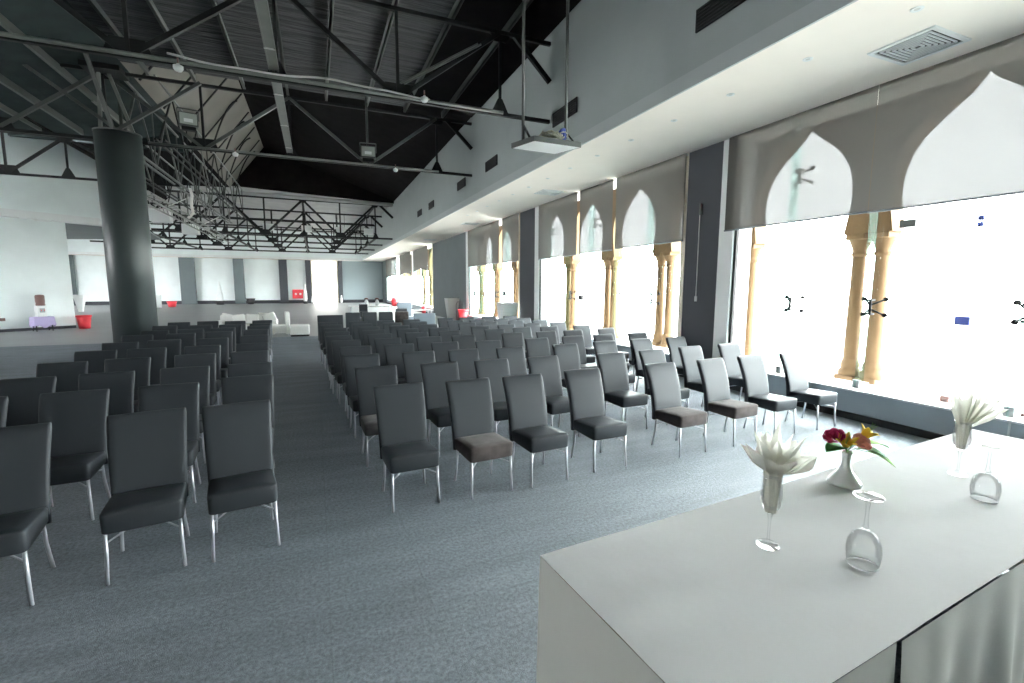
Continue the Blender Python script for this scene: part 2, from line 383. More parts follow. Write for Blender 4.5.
# vents on clerestory wall
for i, (y0, y1) in enumerate([(4.5, 5.46), (8.7, 9.75), (13.25, 14.25), (16.4, 17.4), (21.2, 22.2), (23.8, 24.8)]):
    t = thing('wall_vent', (5.09, (y0+y1)/2, 5.68), 'black slatted vent in the upper wall, %s along from the stage' % ordn[i], 'vent', 'vents along the upper wall')
    L = (y1-y0)/2
    MB().box((-.03, -L, -.15), (0.0, L, .15), .004, 1).build('frame', 'black', t)
    b = MB()
    for z in range(6): b.box((-.045, -L+.03, -.125+z*.045), (-.028, L-.03, -.11+z*.045))
    b.build('slats', 'steel', t)
# ceiling diffusers
for i, y in enumerate([3.55, 12.95, 20.8, 29.0]):
    t = thing('ceiling_diffuser', (6.66, y, 4.82), 'square white air diffuser in the aisle ceiling, %s from the stage' % ordn[i], 'air diffuser', 'square air diffusers in the aisle ceiling')
    b = MB()
    for a, c in (((-.36, -.34), (.36, -.29)), ((-.36, .29), (.36, .34)), ((-.36, -.29), (-.31, .29)), ((.31, -.29), (.36, .29))):
        b.box((a[0], a[1], -.02), (c[0], c[1], -.001))
    b.build('frame', 'white', t)
    MB().box((-.31, -.29, -.006), (.31, .29, -.001)).build('backing', 'black', t)
    b = MB()
    for j in range(1, 7):   # four-way louvres: each triangle its own direction
        q = j/7
        b.bar((-.31*q, -.29*q, -.012), (-.31*q, .29*q, -.012), .018, .012)
        b.bar((.31*q, -.29*q, -.012), (.31*q, .29*q, -.012), .018, .012)
        b.bar((-.31*q, -.29*q, -.012), (.31*q, -.29*q, -.012), .018, .012)
        b.bar((-.31*q, .29*q, -.012), (.31*q, .29*q, -.012), .018, .012)
    b.build('louvres', 'white', t)
for i in range(14):
    y = 3.12 + i*1.165 if i < 1 else 4.27 + (i-1)*1.18
    t = thing('downlight', (5.78, y, 4.82), 'small recessed downlight in the aisle ceiling, %s from the stage' % ordn[i], 'downlight', 'downlights in the aisle ceiling')
    MB().lathe([(.028, -.004), (.05, -.010), (.058, -.004), (.058, 0)], n=20).build('ring', 'white', t)
    MB().lathe([(0, -.003), (.028, -.004)], n=16).build('bulb', 'alu', t)
# pull rod on the pier
t = thing('blind_rod', (7.40, 7.60, 1.75), 'thin white blind rod hanging on the nearest charcoal pier', 'blind rod')
MB().cyl((0, 0, .05), (0, 0, 1.75), .009, n=8).build('rod', 'wcable', t)
MB().box((-.02, -.025, -.06), (.02, .025, .05), .006, 1).build('handle', 'white', t)
MB().box((-.015, -.02, 1.72), (.05, .02, 1.95), .006, 1).build('hook', 'gsteel', t)

# ------------------------------------------------------------------ roof
def slab(pts, t, m, label, name='ceiling'):
    return struct(name, MB().prism(pts, (0, 0, t)), m, label)
slab([(5.2, -10, 7.62), (2.87, -10, 7.645), (2.87, 15.7, 7.645), (5.2, 15.7, 7.62)], .15, 'rblack', 'black roof strip along the upper wall')
slab([(2.87, -10, 7.645), (-4.4, -10, 7.72), (-4.4, 15.7, 7.72), (2.87, 15.7, 7.645)], .15, 'quilt', 'dark quilted roof lining over the near chairs')
slab([(-4.4, -10, 7.72), (-6.6, -10, 7.12), (-6.6, 21.9, 7.12), (-4.4, 21.9, 7.72)], .15, 'rdark', 'dark roof slope left of the column line')
slab([(-6.6, -10, 7.12), (-24, -10, 6.9), (-24, 19.5, 6.9), (-9.3, 20.6, 7.0), (-6.6, 21.9, 7.12)], .15, 'rdark', 'dark teal roof over the left side')
# raised centre: far gable, right black slope, left beige slope
RX, RZ = -2.5, 10.2
slab([(5.2, 15.7, 7.62), (RX, 15.7, RZ), (RX, 32.6, RZ), (5.2, 32.6, 7.55)], .15, 'rblack', 'black right slope of the raised roof')
slab([(-4.4, 15.7, 7.72), (RX, 15.7, RZ), (RX, 32.6, RZ), (-4.4, 32.6, 7.72)], .15, 'beige', 'beige lined left slope of the raised roof')
slab([(-7.9, 20.7, 9.4), (-24, 20.7, 9.4), (-24, 34, 9.4), (-7.9, 34, 9.4)], .15, 'white', 'white high ceiling behind the left roof edge')
slab([(-7.9, 19.3, 9.4), (-9.0, 19.3, 9.4), (-9.0, 20.7, 9.4), (-7.9, 20.7, 9.4)], .15, 'white', 'end piece of the white high ceiling')
slab([(-18, 19.3, 9.4), (-24, 19.3, 9.4), (-24, 20.7, 9.4), (-18, 20.7, 9.4)], .15, 'white', 'outer piece of the white high ceiling')
slab([(-9.0, 19.3, 9.4), (-18, 19.3, 9.4), (-18, 20.2, 9.4), (-9.0, 20.2, 9.4)], .15, 'white', 'strip of ceiling before the added skylight')
struct('window_5', MB().box((-18, 20.2, 9.45), (-9, 20.7, 9.47)), 'pane', 'unseen skylight added to brighten the pale upper wall')  # opening out of view, added so the upper wall gets brighter
struct('wall_gable', MB().prism([(5.2, 15.66, 7.66), (-4.5, 15.66, 7.74), (RX, 15.66, RZ+.2)], (0, .1, 0)), 'rblack', 'near gable of the raised roof')
struct('wall_gable', MB().box((-9.4, 21.85, 7.02), (-4.4, 22.0, 7.85)), 'rdark', 'dark fascia closing the left roof edge')
struct('wall_gable', MB().box((-8.0, 19.2, 7.0), (-7.85, 34, 9.5)), 'rblack', 'side strip under the white high ceiling')
struct('wall_gable', MB().box((-24, 33.9, 7.6), (-7.85, 34.05, 9.5)), 'pwall', 'end strip under the white high ceiling')
struct('wall_gable', MB().box((-24, 19.2, 7.15), (-7.8, 19.35, 9.5)), 'rdark', 'strip between the two roof levels on the left')
struct('wall_gable', MB().prism([(5.2, 32.6, 7.45), (-4.6, 32.6, 7.85), (-4.6, 32.6, 8.0), (RX, 32.6, RZ+.2), (5.2, 32.6, 7.85)], (0, .15, 0)), 'rblack', 'black gable closing the raised roof')
slab([(-4.4, 21.9, 7.72), (-8.2, 21.9, 7.6), (-8.2, 32.6, 7.6), (-4.4, 32.6, 7.72)], .15, 'rblack', 'black roof beside the raised roof')
slab([(5.2, 32.7, 7.62), (-24, 32.7, 8.2), (-24, 58.2, 8.2), (5.2, 58.2, 7.62)], .15, 'rlight', 'pale roof over the far hall, window light put into its colour')
for i in range(7):
    y = 16.8 + i*2.3
    tag(MB().bar((-4.30, y, 7.69), (RX-.03, y, RZ-.13), .05).build('roof_rafter', 'steel'), 'black rafter across the beige roof slope, %s from the column' % ordn[i], 'rafter', 'rafters on the beige slope')
for i, x in enumerate([-14.2, -12.5, -10.9, -9.3, -7.96, -6.9, -5.6]):
    z = 7.12 - (-6.6-x)*.0126 if x < -6.6 else 7.12 + (x+6.6)*.27
    tag(MB().box((x-.035, -4, z-.2), (x+.035, 20.4, z-.01)).build('roof_purlin', 'gsteel'), 'long grey roof beam over the left side, %s from the outer left' % ordn[i], 'roof beam', 'roof beams over the left side')
for i, x in enumerate([-3.8, -2.76, -1.6, -.5, .53, 1.68, 2.83, 4.05]):
    mt = 'lsteel' if i in (4, 5, 1, 2) else 'gsteel'
    tag(MB().box((x-.024, -4, 7.44), (x+.024, 15.6, 7.60)).box((x-.024, -4, 7.44), (x+.045, 15.6, 7.452)).build('roof_purlin', mt), 'long steel roof beam under the quilted lining, %s from the column line' % ordn[i], 'roof beam', 'roof beams under the quilted lining')
# longitudinal tray on the truss chords
t = thing('cable_tray', (-.52, 6, 5.86), 'long pale grey cable tray running over the trusses above the aisle', 'cable tray')
MB().box((-.07, -8, -.02), (.07, 9.6, .01)).build('base', 'lsteel', t)
for s in (-1, 1): MB().box((s*.07-.012, -8, -.03), (s*.07+.012, 9.6, .06)).build('rail', 'lsteel', t)
b = MB()
for i in range(9): b.box((-.085, -7+i*2, -.035), (.085, -6.97+i*2, -.02))
b.build('straps', 'alu', t)
MB().box((-.05, -8, .01), (-.01, 9.6, .05)).build('cables', 'steel', t)

# trusses across the hall
def truss(y, x0, x1, zb, zt, bots, tops, label, hang=0, wb=.075, mt='steel', end=True, group=None, light=False):
    t = thing('roof_truss', (0, y, zb), label, 'truss', group)
    H = zt-zb
    MB().box((x0, -wb/2, -wb/2), (x1, wb/2, wb/2)).build('bottom_chord', mt, t)
    MB().box((x0, -wb/2, H-wb/2), (x1, wb/2, H+wb/2)).build('top_chord', 'steel', t)
    nodes = sorted([(x, 0) for x in bots]+[(x, H) for x in tops])
    for (xa, za), (xb, zb_) in zip(nodes, nodes[1:]):
        if za != zb_: MB().bar((xa, 0, za), (xb, 0, zb_), wb*1.0, wb*1.1).build('diagonal', 'gsteel' if light else 'steel', t)
    for x in bots:
        MB().bar((x, 0, 0), (x, 0, H), wb*.8).build('vertical', 'steel', t)
        MB().prism([(x-.36, -.012, -.02), (x+.36, -.012, -.02), (x+.24, -.012, .28), (x-.24, -.012, .28)], (0, .024, 0)).build('gusset_plate', 'steel', t)
    for x in tops:
        MB().bar((x, 0, 0), (x, 0, H), wb*.7).build('vertical', 'steel', t)
        MB().prism([(x-.26, -.012, H+.02), (x+.26, -.012, H+.02), (x+.14, -.012, H-.18), (x-.14, -.012, H-.18)], (0, .024, 0)).build('gusset_plate', 'steel', t)
        MB().prism([(x-.2, -.01, .02), (x+.2, -.01, .02), (x+.05, -.01, .32), (x-.05, -.01, .32)], (0, .02, 0)).build('gusset_plate', 'steel', t)
    if end:
        MB().bar((4.2, 0, H), (5.06, 0, H-.8), wb*1.1, wb*1.3).build('end_brace', 'steel', t)
    return t
BT = [-9.2, -6.9, -2.65, 1.68]; TP = [-8.05, -4.75, -.47, 3.86]
truss(4.1, -14, 5.06, 5.70, 7.35, BT, TP, 'black steel roof truss above the front rows, nearest of all', group='steel trusses over the chairs')
truss(9.9, -14, 5.06, 5.70, 7.35, BT, TP, 'black roof truss carrying the wavy white cable, ending at the upper wall', group='steel trusses over the chairs', light=False)
truss(15.6, -14, 5.06, 5.71, 7.38, BT, TP, 'black roof truss over the thick column, with two floodlights', light=True, group='steel trusses over the chairs')
truss(21.3, -14, -4.5, 5.66, 7.0, [-9.3, -5.3], [-7.7, -10.8], 'black truss end left of the column, before the pale upper wall', end=False, group='steel trusses over the chairs')
# light-coloured faces of the chords: pale tubes added in front
tag(MB().tube([(x, 9.825, 5.715) for x in (-14, -8, -4, 0, 2.5, 3.9)], .036, 8).build('chord_face_tube', 'lsteel'), 'pale tube added as the light chord face, truss with the white cable', 'pipe')
tag(MB().tube([(x, 15.53, 5.72) for x in (-3.9, -2, 0, 2.5, 3.9)], .03, 8).build('chord_face_tube', 'lsteel'), 'pale tube added as the light chord face, truss with the floodlights', 'pipe')
pts = []
for i in range(60):
    x = -2.1 + i*(4.4/59); pts.append((x, 9.80, 5.775 + .035*math.sin(x*2.1+.4) + .012*math.sin(x*5)))
tag(MB().tube(pts, .018, 6).build('white_cable', 'wcable'), 'wavy white cable lying along the nearer visible truss', 'cable')
for k in range(2):
    tag(MB().bar((1.72+k*.07, 9.78, 5.95), (3.3+k*.07, 9.72, 6.95), .03).build('brace_tube', 'lsteel'), ('upper' if k else 'lower') + ' of two pale tubes rising to the right from the nearer truss', 'tube')
def sensor(p, label):
    t = thing('ceiling_sensor', p, label, 'sensor', 'round white sensors on the trusses')
    MB().lathe([(0, -.13), (.05, -.12), (.075, -.08), (.075, -.04), (.03, -.02), (.02, 0), (0, 0)], n=16).build('housing', 'white', t)
    MB().cyl((0, 0, 0), (0, 0, .1), .014, n=8).build('stem', 'brown', t)
sensor((-1.95+.0, 9.76, 5.66), 'round white sensor on the nearer truss, left of the cable tray')
sensor((2.18, 9.76, 5.78), 'round white sensor on the nearer truss, right end of the white cable')
sensor((-1.9, 15.5, 5.70), 'round white sensor on the farther truss, left of the cable tray')
sensor((2.5, 15.5, 5.70), 'round white sensor on the farther truss, right of the floodlight')
def flood(p, label, rz):
    t = thing('floodlight', p, label, 'floodlight', 'floodlights on the truss over the column', rz)
    MB().box((-.22, -.10, -.17), (.22, .12, .17), .02, 2).build('housing', 'gsteel', t)
    MB().box((-.19, -.125, -.14), (.19, -.10, .14), .01, 1).build('lens', 'reflector', t)
    MB().box((-.10, -.132, -.09), (.10, -.126, .0)).build('reflector', 'white', t)
    MB().box((-.16, -.08, -.27), (.16, .1, -.18), .01, 1).build('ballast_box', 'steel', t)
    for s in (-1, 1): MB().bar((s*.235, 0, 0), (s*.235, 0, .27), .025).build('bracket_arm', 'gsteel', t)
    MB().bar((-.235, 0, .27), (.235, 0, .27), .025).build('bracket', 'gsteel', t)
flood((-2.92, 15.3, 6.35), 'floodlight with pale reflector hanging just right of the thick column', .2)
flood((1.66, 15.3, 6.02), 'floodlight hanging in the middle of the farther truss', -.1)
tag(MB().box((1.62, 15.28, 6.3), (1.68, 15.34, 7.6)).build('hanger_bar', 'gsteel'), 'vertical bar carrying the middle floodlight', 'hanger bar')

# longitudinal trusses on the column line
def ltruss(x, y0, y1, zb, zt, step, label, wb=.06, mt='gsteel'):
    t = thing('roof_truss', (x, y0, zb), label, 'truss', 'lengthwise trusses along the column line')
    L = y1-y0; H = zt-zb
    for s in (-1, 1): MB().box((s*.1-wb/2, 0, -wb/2), (s*.1+wb/2, L, wb/2)).build('bottom_chord', mt, t)
    MB().box((-wb/2, 0, H-wb/2), (wb/2, L, H+wb/2)).build('top_chord', 'lsteel', t)
    n = int(L/step)
    for i in range(n):
        y = i*step
        MB().bar((0, y, 0), (0, y+step/2, H), wb*.8).build('diagonal', mt, t)
        MB().bar((0, y+step/2, H), (0, y+step, 0), wb*.8).build('diagonal', 'lsteel' if i % 2 else mt, t)
        MB().bar((0, y+step, 0), (0, y+step, H), wb*.6).build('vertical', mt, t)
ltruss(-4.55, 15.9, 33.0, 5.70, 7.55, 2.85, 'long grey truss running back from the column top')
ltruss(-5.3, 16.5, 33.0, 5.62, 6.9, 2.3, 'second lengthwise truss just left of the column line', .05, 'steel')
ltruss(-3.75, 16.0, 32.4, 5.95, 7.6, 3.25, 'slender lengthwise truss just right of the column line', .05, 'steel')
# curved ribs at the far end of the beige slope
for i in range(4):
    pts = []
    for j in range(9):
        a = j/8; pts.append((-4.0 + a*1.25 + i*.06, 31.6 - i*2.6 - 1.5*a, 7.55 + 1.75*math.sin(a*PI/2)))
    tag(MB().tube(pts, .035, 6).build('curved_rib', 'steel'), 'thin curved black rib under the beige slope, %s from the black gable' % ordn[i], 'rib', 'curved ribs under the beige slope')
# low ladder tray
t = thing('ladder_tray', (-4.6, 17.6, 4.52), 'pale ladder tray slung low beyond the thick column', 'cable tray')
for s, dz in ((-1, 0), (1, 0), (-1, .22), (1, .22)):
    MB().bar((s*.16, 0, dz), (s*.16, 14, dz-.1), .04).build('rail', 'lsteel', t)
for i in range(27):
    y = .3+i*.5
    MB().tube([(.16, y+.25, .22-y*.007), (-.16, y, .22-y*.007), (-.16, y+.25, .0-y*.007)], .013, 5).build('rung', 'lsteel', t)
for i, y in enumerate((1.5, 6, 10.5)):
    MB().bar((-.16, y, .2), (-.16, y, 1.2), .03).build('hanger', 'gsteel', t)
tag(MB().tube([(-4.35, 22.2, 5.75), (-4.3, 22.2, 5.5), (-4.36, 22.3, 5.1), (-4.3, 22.2, 4.8), (-4.5, 22.3, 4.62)], .05, 8).build('white_strap', 'wcable'), 'white strap hanging down to the ladder tray', 'strap')
for i, (x, y) in enumerate([(-5.4, 24.0), (-5.2, 30.0)]):
    tag(MB().bar((x-.7, y, 4.95), (x+.5, y+.6, 5.75), .22, .04).build('strut_panel', 'alu'), 'pale slanting duct strip among the trusses, %s to the camera' % ('nearer' if i == 0 else 'farther'), 'strip')
    t = thing('air_unit', (-5.7, 23.6+5*i, 4.55), 'small white box unit hung behind the column, %s one' % ('nearer' if i == 0 else 'farther'), 'air unit')
    MB().box((-.35, -.25, 0), (.35, .25, .5), .02, 1).build('housing', 'white', t)
    for dx in (-.2, .2): MB().bar((dx, 0, .5), (.35, 0, 1.06), .03).build('hanger', 'steel', t)

# far trusses
far_y = [33.0, 38.4, 43.8, 49.2]
for i, y in enumerate(far_y):
    truss(y, -15, 5.0 if i < 1 else 5.04, 5.15, 7.35, [-11.4, -7.05, -2.7, 1.68], [-13.5, -9.2, -4.85, -.5, 3.9], 'black truss over the far hall, %s one from the chairs' % ordn[i], wb=.11, end=True, group='trusses over the far hall')
for i, (y, x0, x1) in enumerate([(35.7, -12, 4.2), (41.1, -12, 4.6), (46.5, -12, 4.8)]):
    tag(MB().bar((x0, y, 6.3), (x1, y, 6.3), .09).build('tie_beam', 'steel'), 'thin black tie beam across the far hall, %s one' % ordn[i], 'beam', 'tie beams over the far hall')
for i, x in enumerate([-9.2, -4.85, -.5, 3.9]):
    tag(MB().bar((x, 33, 5.15), (x, 50, 5.15), .10).bar((x, 33, 7.3), (x, 50, 7.3), .1).build('tie_beam', 'steel'), 'lengthwise pair of beams tying the far trusses, %s from the left' % ordn[i], 'beam', 'lengthwise tie beams over the far hall')
tag(MB().cyl((-4.3, 32.42, 7.42), (5.0, 32.42, 7.33), .11, n=12).build('air_duct', 'alu'), 'long pale pipe along the bottom of the black gable', 'pipe')
for i, x in enumerate([-2.9, -.4, 2.0, 4.0]):
    t = thing('hanging_unit', (x, 38.15, 5.9), 'white box unit hanging in the far trusses, %s from the left' % ordn[i], 'light unit', 'white units in the far trusses')
    MB().box((-.35, -.15, 0), (.35, .15, .45), .02, 1).build('housing', 'white', t)
    for dx in (-.25, .25): MB().bar((dx, .12, .45), (dx, .22, 1.44), .03).build('hanger', 'steel', t)

# thick column and its tree of struts
t = thing('round_column', (-4.52, 15.5, 0), 'thick round dark grey column beside the left chairs', 'column')
MB().cyl((0, 0, 0), (0, 0, 5.84), .49, n=48).build('shaft', mat('column_paint', (.042, .052, .051), rough=.45, spec=.4, var=.04, vscale=3), t)
MB().cyl((0, 0, 5.84), (0, 0, 5.87), .5, n=48).build('cap', 'gsteel', t)
for dx, dy in ((-.35, 0), (.35, 0), (0, -.3), (0, .3)):
    MB().bar((dx, dy, 5.86), (dx*.2-.2, dy*3.5, 7.5), .07).build('strut', 'lsteel' if dy == 0 else 'gsteel', t)
MB().box((-.55, -.35, 7.3), (.25, .35, 7.42)).build('head_plate', 'steel', t)
for dx, dy in ((1.9, 0), (-1.9, 0), (.9, 1.6)):
    MB().bar((0, 0, 5.95), (dx, dy, 7.4), .08).build('strut', 'gsteel', t)

# pendant panel
t = thing('hanging_platform', (3.18, 6.33, 4.0), 'white hanging panel on two long rods, heaped with cables', 'hanging panel', None, 0)
MB().prism([(-.44, .22, 0), (.28, .24, 0), (.46, -.22, 0), (-.29, -.23, 0)], (0, 0, .05)).build('panel', 'white', t)
b = MB()
P4 = [(-.44, .22), (.28, .24), (.46, -.22), (-.29, -.23)]
for i in range(4):
    a, c = P4[i], P4[(i+1) % 4]; b.bar((*a, .035), (*c, .035), .02, .07)
b.build('rim', 'gsteel', t)
for x in (-.36, .33): MB().cyl((x, .0, .05), (x, .0, 3.55), .022, n=10).build('rod', 'gsteel', t)
MB().bar((-.36, 0, .28), (-.22, 0, .06), .025).build('brace', 'steel', t)
MB().bar((.33, 0, .26), (.44, -.12, .06), .025).build('brace', 'steel', t)
b = MB()
for k in range(16):
    a0 = random.random()*6; pts = []; cx = .12+random.uniform(-.1, .14); cy_ = random.uniform(-.08, .08); R_ = random.uniform(.05, .11)
    for j in range(14):
        a = a0+j*.5; pts.append((cx+R_*1.3*math.cos(a)+random.uniform(-.015, .015), cy_+R_*math.sin(a), .08+.06*abs(math.sin(a*1.3+k))+k*.006))
    b.tube(pts, .008, 5)
tag(b.build('cable_bundle', 'straw', loc=(3.18, 6.33, 4.0)), 'tangled heap of pale cables on the hanging panel', 'cables')
tag(MB().tube([(3.38, 6.28, 4.2), (3.42, 6.28, 4.26), (3.45, 6.29, 4.28), (3.47, 6.3, 4.22), (3.46, 6.28, 4.14)], .03, 8).build('blue_tape_roll', 'blue'), 'blue taped plug on top of the cable heap', 'plug')

# ------------------------------------------------------------------ far hall
YF = 58.0
struct('wall_far', MB().box((-24, YF, 0), (8.1, YF+.3, 4.82)).box((-24, 56.5, 4.82), (8.1, YF+.3, 9)), 'pwall', 'pale far wall with upper fascia')
struct('ceiling', MB().box((-24, 56.5, 4.80), (5.08, YF, 4.82)), 'ceil', 'soffit in front of the far wall')
struct('trim_7', MB().box((-24, 56.44, 4.80), (5.05, 56.5, 5.05)), 'white', 'white edge of the far soffit')
struct('baseboard_far', MB().box((-24, YF-.06, 0), (7.45, YF, .35)), 'dark', 'dark baseboard of the far wall')
struct('wall_far', MB().box((2.95, YF-.12, .35), (7.45, YF-.05, 4.8)), mat('grey_blue_panel', (.34, .40, .42), rough=.8), 'grey blue wall panel right of the bright doorway')  # panel in one even grey blue, darker than the wall
for i, (a, b_) in enumerate([(-22.5, -21.2), (-17.2, -15.9), (-12.75, -11.45), (-7.95, -7.0), (-3.6, -2.8), (-.95, -.38), (2.5, 2.95)]):
    struct('trim_%d' % (8+i), MB().box((a, 57.5, 0), (b_, YF-.06, 4.79)), 'slate' if i < 4 else 'dark', 'grey pilaster of the far wall, %s from the left' % ordn[i])
t = thing('door_1', (1.05, 57.9, 0), 'bright glazed doorway in the far wall', None, kind='structure')
M['doorglow'] = mat('lit_glazing', (.9, .88, .8), rough=.5)
_p = M['doorglow'].node_tree.nodes['Principled BSDF']; _p.inputs['Emission Color'].default_value = (1, .98, .93, 1); _p.inputs['Emission Strength'].default_value = 3.5
MB().box((-1.3, -.02, .02), (1.3, .04, 4.7)).build('glazing', 'doorglow', t)
for x in (-1.36, 1.36): MB().box((x-.07, -.06, 0), (x+.07, .06, 4.75)).build('door_frame', 'warm', t)
MB().box((-1.36, -.06, 4.68), (1.36, .06, 4.78)).build('door_frame', 'warm', t)
MB().box((-.9, -.08, 2.9), (-.82, -.05, 3.1)).box((-.03, -.05, 0), (.03, -.03, 4.7)).build('door_bar', 'warm', t)

# left side: diagonal pale wall, upper wall, side walls
A = Vector((-15.5, 23.35, 0)); B = Vector((-10.34, 27.78, 0)); D = (B-A).normalized(); N = Vector((-D.y, D.x, 0))
def dwall(p, q, z0, z1, th, m, label, name='wall_left'):
    p = Vector(p); q = Vector(q); o = N*th
    return struct(name, MB().prism([(p.x, p.y, z0), (q.x, q.y, z0), (q.x+o.x, q.y+o.y, z0), (p.x+o.x, p.y+o.y, z0)], (0, 0, z1-z0)), m, label)
dwall(A, B, 0, 4.78, .4, 'pwall', 'pale greenish wall behind the draped side table')
dwall(A-N*.02, B-N*.02, 0, .12, .02, 'dark', 'dark baseboard of the pale left wall', 'baseboard_left')
E2 = B+D*3.2
dwall(A-N*.5, E2-N*.5, 4.78, 5.08, .6, 'white', 'white fascia over the pale left wall', 'trim_20')
dwall(A, E2, 5.08, 9.5, .3, 'pwall', 'tall pale upper wall behind the left truss')
struct('ceiling', MB().prism([(-15.5, 23.4, 4.8), (B.x, B.y-.3, 4.8), (E2.x, E2.y, 4.8), (-8.8, 36, 4.8), (-20, 40, 4.8)], (0, 0, .1)), 'slate', 'grey ceiling of the recess behind the pale left wall')
struct('wall_left', MB().box((-24.3, -10, 0), (-24, 8, 9)), 'pwall', 'outer left wall near the stage')
struct('wall_left', MB().box((-24.3, 8, 4.8), (-24, 58.3, 9)), 'pwall', 'outer left wall above the window opening')
struct('wall_left', MB().box((-24.3, 8, 0), (-24, 58.3, .8)), 'pwall', 'outer left wall below the window opening')
struct('wall_left', MB().box((-24.3, 17.5, .8), (-24, 42, 4.8)), 'pwall', 'outer left wall between the window openings')
struct('wall_left', MB().box((-24.3, 8, .8), (-24, 10.2, 4.8)), 'pwall', 'outer left wall pier near the stage')
struct('wall_left', MB().box((-24.3, 50, .8), (-24, 58.3, 4.8)), 'pwall', 'outer left wall pier by the far corner')
struct('wall_back', MB().box((-24.3, -10.2, 0), (8.1, -10, 9)), 'pwall', 'wall behind the stage')

# ------------------------------------------------------------------ chairs
def sprof(z):   # leather back: y offset of the centre line
    u = max(0, (z-.36)/.65)
    return .145 + .165*u**1.6 - .012*math.sin(u*PI)
def make_chair():
    t = thing('banquet_chair', (0, 0, 0), '', 'chair', 'right')
    W = .230
    # backrest: slab lofted upward, rounded in section
    b = MB(); rings = []
    zs = [.345, .36, .42, .5, .6, .7, .8, .91, .98, 1.008, 1.018]
    for z in zs:
        th = .036 if z > .5 else .042
        sc = 1.0
        if z > .99: th *= .55; sc = .985
        if z >= 1.01: th *= .3; sc = .97
        if z < .35: th *= .6
        yc = sprof(z)*1.0
        w2 = W*sc + .020*(z-.36)/.65
        r = []
        for k in range(16):
            a = 2*PI*k/16; cx = math.copysign(abs(math.cos(a))**.28, math.cos(a)); cyy = math.copysign(abs(math.sin(a))**.5, math.sin(a))
            r.append(b.bm.verts.new((w2*cx, yc+th*cyy - .012*(cx*cx) + .006, z)))
        rings.append(r)
    for a, c in zip(rings, rings[1:]):
        for k in range(16):
            f = b.bm.faces.new((a[k], a[(k+1) % 16], c[(k+1) % 16], c[k])); f.smooth = True
    b.bm.faces.new(rings[0][::-1]); b.bm.faces.new(rings[-1])
    b.build('backrest', 'leather', t)
    # seat cushion: front at y=-.25, slightly taller at the front
    b = MB(); n = 10; rings = []
    for (sx, zt, zz) in [(.97, 0, .352), (1.0, 0, .36), (1.01, 1, .462), (.995, 1, .474), (.95, 1, .482), (.6, 1, .486), (.0, 1, .487)]:
        r = []
        for k in range(24):
            a = 2*PI*k/24; cx = math.copysign(abs(math.cos(a))**.14, math.cos(a)); cyy = math.copysign(abs(math.sin(a))**.14, math.sin(a))
            x = .226*sx*cx; y = -.088 + .222*sx*cyy
            z = zz + (-.012*((y+.05)/.22) if zz > .4 else .012*(y+.3)/.4)
            r.append(b.bm.verts.new((x, y, z)))
        rings.append(r)
        if sx == 0: break
    for a, c in zip(rings, rings[1:]):
        for k in range(24):
            f = b.bm.faces.new((a[k], a[(k+1) % 24], c[(k+1) % 24], c[k])); f.smooth = True
    b.bm.faces.new(rings[0][::-1])
    b.build('seat', 'leather', t)
    for s in (-1, 1):
        MB().tube([(s*.205, -.285, .355), (s*.207, -.290, .2), (s*.214, -.305, 0)], .0115, 10).build('leg', 'chrome', t)
        MB().tube([(s*.19, .12, .36), (s*.193, .130, .2), (s*.205, .165, 0)], .0115, 10).build('leg', 'chrome', t)
    for s in (-1, 1):
        MB().tube([(s*.206, -.287, .285), (s*.10, -.18, .315), (0, -.08, .335), (-s*.10, .03, .325), (-s*.192, .124, .295)], .006, 8).build('stretcher', 'chrome', t)
    return t
proto = make_chair()
seat_data = {}
base_seat = [c for c in proto.children if c.name.startswith('seat')][0]
for m_ in ('suede', 'suedel', 'leatherg'):
    me = base_seat.data.copy(); me.materials[0] = M[m_]; seat_data[m_] = me
used = [False]
def place(x, y, rz, label, group, seat=None, desc=None):
    t = copy_tree(proto) if used[0] else proto
    used[0] = True
    t.location = (x, y, 0); t.rotation_euler = (0, 0, rz); t['label'] = label; t['group'] = group
    if seat:
        for c in t.children:
            if c.name.split('.')[0] == 'seat':
                c.data = seat_data[seat]; c['label'] = desc or 'brown suede seat'
ordr = ['first', 'second', 'third', 'fourth', 'fifth', 'sixth', 'seventh', 'eighth', 'ninth', 'tenth', 'eleventh']
# right block: x of each chair (centre) and y of each row (top of the back)
RX_ = {1: [.745, 1.465, 2.10, 2.90, 4.07, 4.97, 5.76, 6.62], 2: [.65, 1.45, 2.16, 2.93, 4.01, 4.83, 5.71, 6.64], 3: [.59, 1.41, 2.09, 2.88, 3.9, 4.78, 5.66, 6.5],
       4: [.57, 1.28, 2.07, 2.85, 3.84, 4.68, 5.45, 6.34], 5: [.49, 1.23, 2.0, 2.7, 3.8, 4.64, 5.32, 6.33], 6: [.41, 1.2, 1.95, 2.68, 3.76, 4.55, 5.28, 6.21],
       7: [.41, 1.18, 1.93, 2.66, 3.73, 4.49, 5.33, 6.14], 8: [.40, 1.15, 1.9, 2.63, 3.73, 4.42, 5.27, 6.01], 9: [.34, 1.1, 1.86, 2.6, 3.7, 4.4, 5.2, 5.95], 10: [.28, 1.06, 1.82, 2.57, 3.66, 4.37, 5.15, 5.9]}
